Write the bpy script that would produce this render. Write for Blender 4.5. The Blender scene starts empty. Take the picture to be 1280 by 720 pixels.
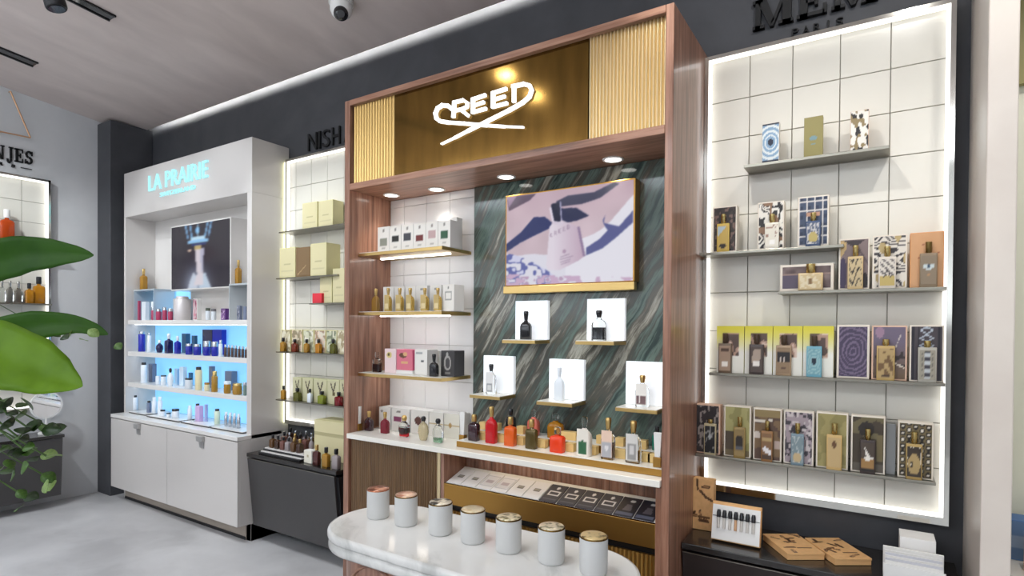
import bpy, bmesh, math, random
import numpy as np
from mathutils import Vector, Matrix

SC = bpy.context.scene
COL = SC.collection
random.seed(4)

# ------------------------------------------------------------------ camera
A, P_, RO = math.radians(32.494), math.radians(-0.6196), math.radians(0.43445)
FPX, CX, CY, HCAM = 712.44, 640.0, 418.5, 1.5
fw = Vector((-math.sin(A)*math.cos(P_), math.cos(A)*math.cos(P_), math.sin(P_)))
rt0 = Vector((math.cos(A), math.sin(A), 0)); up0 = rt0.cross(fw)
RV = math.cos(RO)*rt0 + math.sin(RO)*up0
UV = -math.sin(RO)*rt0 + math.cos(RO)*up0
CAM = Vector((0, 0, HCAM))
cd = bpy.data.cameras.new('camera'); cam = bpy.data.objects.new('camera', cd); COL.objects.link(cam)
cd.sensor_width = 36; cd.lens = FPX/1280*36; cd.shift_y = (CY-360)/1280; cd.clip_start = .02
m = Matrix((RV, UV, -fw)).transposed().to_4x4(); m.translation = CAM
cam.matrix_world = m
SC.camera = cam

def ray(px, py): return fw + RV*((px-CX)/FPX) - UV*((py-CY)/FPX)
def on_y(px, py, y): d = ray(px, py); return CAM + d*(y/d.y)
def on_x(px, py, x): d = ray(px, py); return CAM + d*(x/d.x)
def on_z(px, py, z): d = ray(px, py); return CAM + d*((z-HCAM)/d.z)
def at_d(px, py, dep): return CAM + ray(px, py)*dep
def ceil_z(y): return 3.331 - .1107*(y-2.31)

# ------------------------------------------------------------------ world, lights, exposure
w = bpy.data.worlds.new('world'); SC.world = w; w.use_nodes = True
w.node_tree.nodes['Background'].inputs[0].default_value = (1, .98, .96, 1)
w.node_tree.nodes['Background'].inputs[1].default_value = .15
vs = SC.view_settings; vs.view_transform = 'Standard'; vs.look = 'None'; vs.exposure = 0.17; vs.gamma = 1
SC.cycles.max_bounces = 8; SC.cycles.diffuse_bounces = 4; SC.cycles.glossy_bounces = 4
SC.cycles.transmission_bounces = 6; SC.cycles.caustics_reflective = False; SC.cycles.caustics_refractive = False
SC.cycles.sample_clamp_indirect = 4

def area(name, loc, size, energy, rot=(0, 0, 0), color=(1, 1, 1)):
    l = bpy.data.lights.new(name, 'AREA'); l.shape = 'RECTANGLE'; l.size, l.size_y = size
    l.energy = energy; l.color = color
    o = bpy.data.objects.new(name, l); o.location = loc; o.rotation_euler = rot; COL.objects.link(o); return o
def spot(name, loc, tgt, energy, ang=60, blend=.5, rad=.03, color=(1, .97, .93)):
    l = bpy.data.lights.new(name, 'SPOT'); l.energy = energy; l.spot_size = math.radians(ang); l.spot_blend = blend
    l.shadow_soft_size = rad; l.color = color
    o = bpy.data.objects.new(name, l); o.location = loc
    o.rotation_euler = (Vector(tgt)-Vector(loc)).to_track_quat('-Z', 'Y').to_euler(); COL.objects.link(o); return o
COOL = (.84, .92, 1)
for x, e in ((-4.6, 50), (-1.6, 48), (1.4, 44)):
    area('overhead_fill', (x, -2.65, 3.80), (2.4, 1.1), e, rot=(math.radians(25), 0, 0), color=COOL)  # added fill behind the camera, imitating the wash of the track lights
for x, e in ((-4.6, 60), (-1.6, 60), (1.4, 40)):
    area('ceiling_fill', (x, -2.7, 1.7), (2.2, 1.0), e, rot=(math.radians(195), 0, 0), color=COOL)  # added upward fill, unseen, only there to brighten the ceiling
for x, y, e in ((-4.9, -1.2, 260), (-2.6, -1.4, 240), (.2, -1.2, 240), (2.0, .6, 160)):
    spot('floor_bounce_fill', (x, y, ceil_z(y)-.1), (x, y, 0), e, 80, .8, .03, COOL)  # added spots on the unseen floor, bouncing light up into the room
for y, e in ((.70, 2.2), (.25, 1.6)): area('track_lamp', (-2.41, y, 3.44), (.10, .06), e)
SPOTS = [(-4.9, 1.05, -4.8, 2.4, 2.0, 42), (-4.0, 1.05, -4.0, 2.4, 2.0, 42), (-3.1, 1.45, -3.25, 2.6, 1.5, 60), (-2.3, 1.3, -2.0, 2.2, 1.4, 26),
         (-.60, 1.5, -.40, 2.6, 1.45, 42), (.5, 1.55, 0.0, 2.6, 1.45, 42), (-1.3, 1.0, -1.2, 1.7, .75, 36), (-4.5, .3, -5.8, 1.8, 1.5, 120), (.15, 1.45, -.2, 2.67, 3.1, 24),  # last one is an added fill, brightening the wall behind the black letters
         (-3.3, .9, -3.3, 1.1, 0, 75), (-4.4, .9, -4.4, 1.1, 0, 75)]  # added pair, only there to lift the visible floor
for x, y, tx, ty, tz, e in SPOTS:
    spot('track_and_fill_spot', (x, y, ceil_z(y)-.12), (tx, ty, tz), e, 62, .7, .03, (1, .98, .95) if tx > -.5 else (.9, .96, 1))

# ------------------------------------------------------------------ materials
def lin(c):
    c = np.asarray(c, float); return np.where(c <= .04045, c/12.92, ((c+.055)/1.055)**2.4)
def s255(r, g, b): return tuple(lin(np.array([r, g, b])/255.))
MATS = {}
def mat(name, col=(.8, .8, .8), rough=.5, metal=0, trans=0, emit=None, es=0, ior=1.45, coat=0, alpha=1, noise=0, nscale=20, stretch=(1, 1, 1), bump=0):
    if name in MATS: return MATS[name]
    m = bpy.data.materials.new(name); m.use_nodes = True
    nt = m.node_tree; b = nt.nodes['Principled BSDF']
    b.inputs['Base Color'].default_value = (*col, 1); b.inputs['Roughness'].default_value = rough
    b.inputs['Metallic'].default_value = metal; b.inputs['Transmission Weight'].default_value = trans
    b.inputs['IOR'].default_value = ior; b.inputs['Coat Weight'].default_value = coat; b.inputs['Coat Roughness'].default_value = .06
    b.inputs['Alpha'].default_value = alpha
    if emit is not None:
        b.inputs['Emission Color'].default_value = (*emit, 1); b.inputs['Emission Strength'].default_value = es
    if noise or bump:
        tc = nt.nodes.new('ShaderNodeTexCoord'); mp = nt.nodes.new('ShaderNodeMapping'); n = nt.nodes.new('ShaderNodeTexNoise')
        mp.inputs['Scale'].default_value = stretch; n.inputs['Scale'].default_value = nscale; n.inputs['Detail'].default_value = 5
        nt.links.new(tc.outputs['Object'], mp.inputs['Vector']); nt.links.new(mp.outputs[0], n.inputs['Vector'])
        if noise:
            cr = nt.nodes.new('ShaderNodeValToRGB')
            cr.color_ramp.elements[0].position = .3; cr.color_ramp.elements[1].position = .7
            cr.color_ramp.elements[0].color = (*[c*(1-noise) for c in col], 1); cr.color_ramp.elements[1].color = (*[min(1, c*(1+noise)) for c in col], 1)
            nt.links.new(n.outputs['Fac'], cr.inputs[0]); nt.links.new(cr.outputs[0], b.inputs['Base Color'])
        if bump:
            bp = nt.nodes.new('ShaderNodeBump'); bp.inputs['Strength'].default_value = bump; bp.inputs['Distance'].default_value = .002
            nt.links.new(n.outputs['Fac'], bp.inputs['Height']); nt.links.new(bp.outputs[0], b.inputs['Normal'])
    MATS[name] = m; return m

def ramp_mat(name, stops, scale, stretch, rough, rot=(0, 0, 0), distortion=0, detail=6, coat=0, world=True, warp=0, nrough=.55):
    m = bpy.data.materials.new(name); m.use_nodes = True; nt = m.node_tree; b = nt.nodes['Principled BSDF']
    b.inputs['Roughness'].default_value = rough; b.inputs['Coat Weight'].default_value = coat; b.inputs['Coat Roughness'].default_value = .08
    g = nt.nodes.new('ShaderNodeNewGeometry') if world else nt.nodes.new('ShaderNodeTexCoord')
    src = g.outputs['Position'] if world else g.outputs['Object']
    mp = nt.nodes.new('ShaderNodeMapping'); mp.inputs['Rotation'].default_value = rot
    nt.links.new(src, mp.inputs['Vector'])
    v = mp.outputs[0]
    if warp:
        n0 = nt.nodes.new('ShaderNodeTexNoise'); n0.inputs['Scale'].default_value = 2.2; n0.inputs['Detail'].default_value = 3
        nt.links.new(v, n0.inputs['Vector'])
        va = nt.nodes.new('ShaderNodeVectorMath'); va.operation = 'MULTIPLY_ADD'; va.inputs[1].default_value = (warp,)*3
        nt.links.new(n0.outputs['Color'], va.inputs[0]); nt.links.new(v, va.inputs[2]); v = va.outputs[0]
    mp2 = nt.nodes.new('ShaderNodeMapping'); mp2.inputs['Scale'].default_value = stretch
    nt.links.new(v, mp2.inputs['Vector'])
    n = nt.nodes.new('ShaderNodeTexNoise'); n.inputs['Scale'].default_value = scale; n.inputs['Detail'].default_value = detail
    n.inputs['Distortion'].default_value = distortion; n.inputs['Roughness'].default_value = nrough
    nt.links.new(mp2.outputs[0], n.inputs['Vector'])
    cr = nt.nodes.new('ShaderNodeValToRGB'); e = cr.color_ramp.elements
    e[0].position, e[0].color = stops[0][0], (*stops[0][1], 1); e[1].position, e[1].color = stops[-1][0], (*stops[-1][1], 1)
    for p, c in stops[1:-1]:
        k = e.new(p); k.color = (*c, 1)
    nt.links.new(n.outputs['Fac'], cr.inputs[0]); nt.links.new(cr.outputs[0], b.inputs['Base Color'])
    MATS[name] = m; return m

WALNUT = ramp_mat('walnut', [(.3, s255(112, 76, 58)), (.5, s255(152, 108, 86)), (.72, s255(182, 138, 114))], 6, (9, 9, .5), .38, coat=.35)
WALNUT_H = ramp_mat('walnut_horizontal', [(.3, s255(118, 80, 60)), (.5, s255(158, 112, 88)), (.72, s255(184, 140, 114))], 6, (.5, 9, 9), .38, coat=.35)
GREEN = ramp_mat('green_marble', [(.27, s255(30, 38, 38)), (.40, s255(56, 72, 68)), (.46, s255(104, 122, 112)), (.51, s255(76, 80, 74)), (.56, s255(96, 92, 82)), (.61, s255(172, 170, 156)), (.66, s255(120, 118, 106)), (.76, s255(212, 200, 182))],
                 2.3, (4.6, 1, .42), .10, rot=(0, math.radians(-33), 0), detail=10, warp=.13, nrough=.66, distortion=.15)
MARBLE = ramp_mat('white_marble', [(.3, s255(196, 196, 192)), (.45, s255(232, 231, 227)), (.8, s255(240, 239, 235))], 3, (1, 2.5, 1), .12, rot=(0, 0, .6), warp=.4, detail=8)
FLOORM = ramp_mat('polished_concrete', [(.3, s255(176, 175, 176)), (.5, s255(196, 195, 196)), (.7, s255(210, 209, 210))], 1.8, (1, 1, 1), .34, warp=.5, detail=8)
CEILM = ramp_mat('ceiling_plaster', [(.3, s255(194, 181, 176)), (.7, s255(216, 203, 197))], 1.5, (2.5, .7, 1), .8, warp=.3)
WALLD = ramp_mat('charcoal_plaster', [(.3, s255(60, 61, 65)), (.7, s255(72, 73, 77))], 4, (1, 1, 1), .6, warp=.3)
WALLL = ramp_mat('grey_plaster', [(.3, s255(198, 199, 201)), (.7, s255(220, 220, 220))], 1.6, (1, 1, .6), .6, warp=.4)
PILLAR = ramp_mat('beige_stone', [(.3, s255(216, 204, 192)), (.7, s255(232, 222, 210))], 2, (1, 1, 1), .3, warp=.4)
PILLARD = PILLAR
GOLD = mat('brushed_brass', s255(206, 174, 112), .3, 1)
GOLDF = mat('pale_fluted_brass', s255(226, 204, 160), .3, 1)
GOLDP = mat('polished_brass', s255(118, 91, 46), .11, 1, noise=.22, nscale=5, stretch=(2.5, 1, .5))
BRONZE = mat('bronze_metal', s255(176, 134, 70), .42, 1)
FLUTEW = ramp_mat('bronze_walnut', [(.3, s255(92, 68, 44)), (.7, s255(128, 98, 66))], 6, (9, 9, .5), .4)
CHROME = mat('chrome', s255(200, 198, 190), .08, 1)
STEEL = mat('satin_steel', s255(150, 146, 134), .3, 1)
BLACKM = mat('black_metal', s255(26, 26, 28), .4, 0)
LETTERB = mat('letter_black', s255(12, 12, 13), .6)
BLACKG = mat('black_gloss', s255(18, 18, 20), .12, 0, coat=.6)
COUNTER = mat('graphite_lacquer', s255(66, 64, 64), .38, 0, noise=.06, nscale=3)
COUNTERB = mat('dark_counter_top', s255(38, 35, 33), .22, 0, coat=.3, noise=.05, nscale=8)
TILE = mat('cream_tile', s255(228, 224, 212), .22, noise=.015, nscale=6)
TILEW = mat('white_tile', s255(232, 228, 224), .3, noise=.015, nscale=6)
GROUT = mat('grout', s255(186, 181, 170), .8)
WHITE = mat('white_card', s255(238, 236, 232), .5)
WHITEL = mat('white_lacquer', s255(226, 222, 218), .3, coat=.3, noise=.01, nscale=3)
GREYL = mat('light_grey_lacquer', s255(206, 201, 197), .3, coat=.4, noise=.01, nscale=3)
TAUPE = mat('taupe_plinth', s255(160, 148, 136), .5)
STONEW = mat('white_quartz', s255(244, 240, 230), .2, noise=.01, nscale=9)
KRAFT = mat('kraft_board', s255(232, 182, 124), .7, noise=.04, nscale=40)
YELLOWB = mat('pale_yellow_card', s255(224, 216, 164), .55, noise=.02, nscale=12)
LED = mat('led_white', (1, 1, 1), .5, emit=(1, .98, .95), es=1.15)
LEDC = mat('led_cove', (1, 1, 1), .5, emit=(1, .99, .95), es=60)
GLOWY = mat('yellow_green_glow', (1, 1, .8), .5, emit=(.98, 1, .62), es=1.6)  # emission standing in for light on the panel's side return
LEDS = mat('led_soft', (1, 1, 1), .5, emit=(.96, .97, 1), es=5)
LEDH = mat('led_shelf', (1, 1, 1), .5, emit=(1, .97, .94), es=13)
LEDW = mat('led_warm', (1, .9, .7), .5, emit=(1, .8, .5), es=3)
LOGO = mat('lit_logo', (1, 1, 1), .5, emit=(1, .98, .95), es=1.0)
LOGOB = mat('lit_cyan_logo', (.08, .3, .34), .5, emit=(.5, .9, .95), es=.72)
DOWN = mat('downlight_glass', (1, 1, 1), .5, emit=(1, .97, .9), es=6)
BACKLIT = mat('backlit_white', (.9, .92, .94), .4, emit=(.9, .95, 1), es=.42)
BLUEB = mat('backlit_blue', s255(140, 200, 235), .4, emit=(.22, .56, .95), es=.62)
GLASS = mat('clear_glass', (.95, .97, .96), .03, 0, 1, ior=1.3)
GLASSG = mat('shelf_glass', (.8, .86, .85), .05, 0, .85, ior=1.2)
MIRROR = mat('mirror_silver', (.9, .9, .9), .03, 1)
def liquid(name, r, g, b, t=.55): return mat(name, s255(r, g, b), .06, 0, t, ior=1.35, coat=.3)
def plain(name, r, g, b, rough=.4, metal=0, coat=0): return mat(name, s255(r, g, b), rough, metal, coat=coat)

def print_mat(name, rough, emit):
    m = bpy.data.materials.new(name); m.use_nodes = True; nt = m.node_tree; b = nt.nodes['Principled BSDF']
    at = nt.nodes.new('ShaderNodeAttribute'); at.attribute_name = 'Col'
    nt.links.new(at.outputs['Color'], b.inputs['Base Color']); b.inputs['Roughness'].default_value = rough
    if emit:
        b.inputs['Specular IOR Level'].default_value = .15
        nt.links.new(at.outputs['Color'], b.inputs['Emission Color']); b.inputs['Emission Strength'].default_value = emit
        b.inputs['Base Color'].default_value = (.02, .02, .02, 1)
        nt.links.remove(b.inputs['Base Color'].links[0])
    return m
PRINT = print_mat('printed_card', .45, 0)
SCREEN = print_mat('lit_screen', .15, .74)

# ------------------------------------------------------------------ building helpers
class MB:
    def __init__(s): s.v = []; s.f = []; s.mi = []; s.sm = []
    def add(s, vs, fs, mi=0, sm=False):
        o = len(s.v); s.v += [tuple(v) for v in vs]; s.f += [tuple(i+o for i in f) for f in fs]
        s.mi += [mi]*len(fs); s.sm += [sm]*len(fs); return s
    def box(s, x0, x1, y0, y1, z0, z1, mi=0):
        v = [(x, y, z) for z in (z0, z1) for y in (y0, y1) for x in (x0, x1)]
        return s.add(v, [(0, 2, 3, 1), (4, 5, 7, 6), (0, 1, 5, 4), (2, 6, 7, 3), (0, 4, 6, 2), (1, 3, 7, 5)], mi)
    def bbox(s, x0, x1, y0, y1, z0, z1, b=.002, mi=0):
        bm = bmesh.new(); bmesh.ops.create_cube(bm, size=1)
        for v in bm.verts: v.co = Vector(((x0+x1)/2+v.co.x*(x1-x0), (y0+y1)/2+v.co.y*(y1-y0), (z0+z1)/2+v.co.z*(z1-z0)))
        bmesh.ops.bevel(bm, geom=list(bm.edges), offset=b, segments=2, affect='EDGES', profile=.5)
        bm.verts.index_update()
        s.add([v.co[:] for v in bm.verts], [[v.index for v in f.verts] for f in bm.faces], mi); bm.free(); return s
    def loft(s, rings, n=20, mi=0, cx=0, cy=0, sm=True, cap0=True, cap1=True):
        vs = []
        for z, hx, hy, p in rings:
            for k in range(n):
                t = 2*math.pi*(k+.5)/n; c, q = math.cos(t), math.sin(t)
                if p == 2: x, y = c, q
                else:
                    x = math.copysign(abs(c)**(2/p), c); y = math.copysign(abs(q)**(2/p), q)
                vs.append((cx+hx*x, cy+hy*y, z))
        fs = []
        for r in range(len(rings)-1):
            for k in range(n):
                a = r*n+k; b = r*n+(k+1) % n; fs.append((a, b, b+n, a+n))
        o = len(s.f); s.add(vs, fs, mi, sm)
        if cap0: s.add(vs[:n], [tuple(range(n-1, -1, -1))], mi)
        if cap1: s.add(vs[-n:], [tuple(range(n))], mi)
        return s
    def cyl(s, cx, cy, z0, z1, r, n=24, mi=0, r1=None): return s.loft([(z0, r, r, 2), (z1, r if r1 is None else r1, r if r1 is None else r1, 2)], n, mi, cx, cy)
    def prism_xz(s, poly, y0, y1, mi=0):
        n = len(poly); v = [(x, y0, z) for x, z in poly]+[(x, y1, z) for x, z in poly]
        return s.add(v, [tuple(range(n)), tuple(range(2*n-1, n-1, -1))]+[(i+n, (i+1) % n+n, (i+1) % n, i) for i in range(n)], mi)
    def prism_xy(s, poly, z0, z1, mi=0, sm=False):
        n = len(poly); v = [(x, y, z0) for x, y in poly]+[(x, y, z1) for x, y in poly]
        s.add(v, [tuple(range(n-1, -1, -1)), tuple(range(n, 2*n))], mi)
        return s.add(v, [(i, (i+1) % n, (i+1) % n+n, i+n) for i in range(n)], mi, sm)
    def ribbon_xz(s, pts, wd, y0, y1, mi=0):
        for i in range(len(pts)-1):
            a, b = Vector(pts[i]), Vector(pts[i+1]); d = (b-a)
            if d.length < 1e-6: continue
            d.normalize(); nrm = Vector((-d.y, d.x))*wd/2; e = d*wd*.25
            s.prism_xz([tuple(a-e+nrm), tuple(a-e-nrm), tuple(b+e-nrm), tuple(b+e+nrm)], y0, y1, mi)
        return s
    def tube(s, pts, r, n=8, mi=0):
        pts = [Vector(p) for p in pts]; vs = []
        for i, p in enumerate(pts):
            t = (pts[min(i+1, len(pts)-1)]-pts[max(i-1, 0)]).normalized()
            u = t.cross(Vector((0, 0, 1)));
            if u.length < .05: u = t.cross(Vector((1, 0, 0)))
            u.normalize(); w_ = t.cross(u)
            rr = r[i] if isinstance(r, (list, tuple)) else r
            for k in range(n):
                a = 2*math.pi*k/n; vs.append(p+u*math.cos(a)*rr+w_*math.sin(a)*rr)
        fs = [(i*n+k, i*n+(k+1) % n, (i+1)*n+(k+1) % n, (i+1)*n+k) for i in range(len(pts)-1) for k in range(n)]
        s.add(vs, fs, mi, True); s.add(vs[:n], [tuple(range(n))], mi); s.add(vs[-n:], [tuple(range(n-1, -1, -1))], mi); return s
    def build(s, name, mats, parent=None, world=True, kind=None):
        if not isinstance(mats, (list, tuple)): mats = [mats]
        off = wloc(parent) if (parent and world) else Vector((0, 0, 0))
        me = bpy.data.meshes.new(name); me.from_pydata([(v[0]-off.x, v[1]-off.y, v[2]-off.z) for v in s.v], [], s.f)
        for mm in mats: me.materials.append(mm)
        me.polygons.foreach_set('material_index', s.mi); me.polygons.foreach_set('use_smooth', s.sm)
        bm = bmesh.new(); bm.from_mesh(me); bmesh.ops.recalc_face_normals(bm, faces=bm.faces); bm.to_mesh(me); bm.free()
        o = bpy.data.objects.new(name, me); COL.objects.link(o)
        if parent: o.parent = parent
        if kind: o['kind'] = kind
        return o
def wloc(o):
    l = Vector((0, 0, 0))
    while o: l = l+o.location; o = o.parent
    return l
def thing(name, loc, label, cat, group=None, rz=0):
    o = bpy.data.objects.new(name, None); COL.objects.link(o); o.location = loc; o.rotation_euler.z = rz; o.empty_display_size = .05
    o['label'] = label; o['category'] = cat
    if group: o['group'] = group
    return o
def tag(o, label, cat, group=None):
    o['label'] = label; o['category'] = cat
    if group: o['group'] = group
    return o
def struct(name, mb, m, parent=None):
    o = mb.build(name, m, parent)
    if not parent: o['kind'] = 'structure'
    return o
def share(name, src, loc, parent):
    o = bpy.data.objects.new(name, src.data); COL.objects.link(o); o.parent = parent; o.location = loc; return o

def text_mesh(s, x0, x1, z0, z1, y, depth):
    """built-in font outlines fitted to the box x0..x1, z0..z1, standing on the plane y"""
    cu = bpy.data.curves.new('t', 'FONT'); cu.body = s; cu.extrude = .01; cu.resolution_u = 3
    o = bpy.data.objects.new('t', cu); COL.objects.link(o); bpy.context.view_layer.update()
    me = o.evaluated_get(bpy.context.evaluated_depsgraph_get()).to_mesh()
    v = np.array([q.co[:] for q in me.vertices]); f = [tuple(p.vertices) for p in me.polygons]
    lo, hi = v.min(0), v.max(0)
    mb = MB()
    mb.add([(x0+(a[0]-lo[0])/(hi[0]-lo[0])*(x1-x0), y-depth*(a[2]-lo[2])/(hi[2]-lo[2]), z0+(a[1]-lo[1])/(hi[1]-lo[1])*(z1-z0)) for a in v], f)
    o.to_mesh_clear(); bpy.data.objects.remove(o); bpy.data.curves.remove(cu); return mb

def letters(s, x0, x1, z0, z1, y, depth, name, m, parent):
    """one object per letter of a line of lettering"""
    mb = text_mesh(s, x0, x1, z0, z1, y, depth); n = len(mb.v); par = list(range(n))
    key = {}; 
    for i, v in enumerate(mb.v): key.setdefault((round(v[0], 5), round(v[1], 5), round(v[2], 5)), i)
    idx = [key[(round(v[0], 5), round(v[1], 5), round(v[2], 5))] for v in mb.v]
    def find(a):
        while par[a] != a: par[a] = par[par[a]]; a = par[a]
        return a
    for f in mb.f:
        for k in f[1:]: par[find(idx[k])] = find(idx[f[0]])
    g = {}
    for f in mb.f: g.setdefault(find(idx[f[0]]), []).append(f)
    for fs in g.values():
        q = MB(); us = sorted({k for f in fs for k in f}); mp = {k: i for i, k in enumerate(us)}
        q.add([mb.v[k] for k in us], [tuple(mp[k] for k in f) for f in fs]); q.build(name, m, parent)
def print_grid(name, x0, x1, z0, z1, y, nx, ny, fn, parent, m=None):
    """flat print on the plane y facing the room; fn(U,V)->sRGB array"""
    u = np.linspace(0, 1, nx); v = np.linspace(0, 1, ny); U, V = np.meshgrid(u, v)
    c = np.clip(fn(U, V), 0, 1)
    if m is None: g_ = c.mean(-1, keepdims=True); c = (g_+(c-g_)*.82)*np.array([.98, .965, .94])
    c = lin(c)
    off = wloc(parent)
    vs = np.stack([x0+(x1-x0)*U-off.x, np.full_like(U, y-off.y), z0+(z1-z0)*V-off.z], -1).reshape(-1, 3)
    idx = np.arange(nx*ny).reshape(ny, nx)
    fs = np.stack([idx[:-1, :-1], idx[:-1, 1:], idx[1:, 1:], idx[1:, :-1]], -1).reshape(-1, 4)
    me = bpy.data.meshes.new(name); me.from_pydata(vs.tolist(), [], fs.tolist())
    ca = me.color_attributes.new('Col', 'FLOAT_COLOR', 'POINT')
    ca.data.foreach_set('color', np.concatenate([c.reshape(-1, 3), np.ones((nx*ny, 1))], 1).astype(np.float32).ravel())
    me.materials.append(m or PRINT)
    o = bpy.data.objects.new(name, me); COL.objects.link(o); o.parent = parent; return o

# ---- painters
def c3(r, g, b): return np.array([r, g, b])/255.
def vnoise(U, V, fx, fy, seed):
    rg = np.random.RandomState(seed); nx, ny = int(fx)+2, int(fy)+2
    g = rg.rand(ny, nx); x = U*fx; y = V*fy; i = np.floor(x).astype(int); j = np.floor(y).astype(int)
    i = np.clip(i, 0, nx-2); j = np.clip(j, 0, ny-2); a = x-i; b = y-j; a = a*a*(3-2*a); b = b*b*(3-2*b)
    return (g[j, i]*(1-a)+g[j, i+1]*a)*(1-b)+(g[j+1, i]*(1-a)+g[j+1, i+1]*a)*b
def fill(U, c): return np.ones(U.shape+(3,))*c3(*c)
def put(img, mask, c, al=1.): img[mask] = img[mask]*(1-al)+c3(*c)*al; return img
def rect(U, V, a, b, c, d): return (U >= a) & (U <= b) & (V >= c) & (V <= d)
def ell(U, V, a, b, ra, rb): return ((U-a)/ra)**2+((V-b)/rb)**2 <= 1
def seg(U, V, a, b, r, asp=1.):
    ax, ay, bx, by = a[0], a[1]*asp, b[0], b[1]*asp; dx, dy = bx-ax, by-ay; t = np.clip(((U-ax)*dx+(V*asp-ay)*dy)/(dx*dx+dy*dy+1e-9), 0, 1)
    return np.hypot(U-ax-t*dx, V*asp-ay-t*dy) <= r
def poly(U, V, pts):
    ins = np.zeros(U.shape, bool); n = len(pts); j = n-1
    for i in range(n):
        xi, yi = pts[i]; xj, yj = pts[j]
        ins ^= ((yi > V) != (yj > V)) & (U < (xj-xi)*(V-yi)/(yj-yi+1e-12)+xi); j = i
    return ins
def blur(im, k=1):
    for _ in range(k):
        p = np.pad(im, ((1, 1), (1, 1), (0, 0)), 'edge'); im = (p[:-2, 1:-1]+p[2:, 1:-1]+p[1:-1, :-2]+p[1:-1, 2:]+2*p[1:-1, 1:-1])/6
    return im
def pattern(kind, pal, seed=0):
    def f(U, V):
        A0, B0 = pal[0], pal[1]; img = fill(U, A0)
        if kind == 'blotch':
            n = vnoise(U, V, 5, 7, seed); put(img, n > .52, B0)
            if len(pal) > 2: put(img, vnoise(U, V, 6, 8, seed+9) > .66, pal[2])
        elif kind == 'stripe':
            n = vnoise(U, V, 3, 4, seed); put(img, np.sin((V*9+U*3+n*7)*3.0) > .2, B0)
            if len(pal) > 2: put(img, vnoise(U, V, 4, 5, seed+3) > .7, pal[2])
        elif kind == 'swirl':
            r = np.hypot(U-.5, (V-.52)*1.5); n = vnoise(U, V, 5, 7, seed); put(img, np.sin(r*46+n*5) > .25, B0)
        elif kind == 'eye':
            r = np.hypot(U-.5, (V-.52)*1.9); put(img, np.sin(r*26) > 0, B0); put(img, r < .3, pal[0]); put(img, r < .17, pal[2])
            put(img, rect(U, V, 0, 1, 0, .06) | rect(U, V, 0, 1, .95, 1), pal[2])
        elif kind == 'mosaic':
            put(img, (np.sin(U*22) > .1) & (np.sin(V*34) > .1), B0); put(img, (np.abs(np.sin(U*11)) < .25) | (np.abs(np.sin(V*17)) < .2), pal[2])
            put(img, ell(U, V, .5, .22, .2, .1), pal[3]); put(img, rect(U, V, .25, .75, .6, .68), pal[4])
        elif kind == 'dots':
            a = (U*5) % 1-.5; b = (V*8+.5*(np.floor(U*5) % 2)) % 1-.5; r = np.hypot(a, b); put(img, r < .42, B0); put(img, r < .17, pal[2])
        elif kind == 'floral':
            n = vnoise(U, V, 10, 14, seed); put(img, n > .55, B0); put(img, vnoise(U, V, 11, 15, seed+4) > .68, pal[2])
        elif kind == 'bars':
            put(img, np.sin(U*30) > .3, B0); k = np.abs(((V*7) % 1)-.5)+np.abs(U-.5)*2.2; put(img, np.abs(U-.5) < .22, pal[0]); put(img, (k > .35) & (k < .55) & (np.abs(U-.5) < .22), pal[2])
        elif kind == 'plain':
            put(img, ell(U, V, .5, .47, .2, .06), pal[1]); put(img, rect(U, V, .4, .6, .3, .33), pal[1])
        return img
    return f

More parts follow.
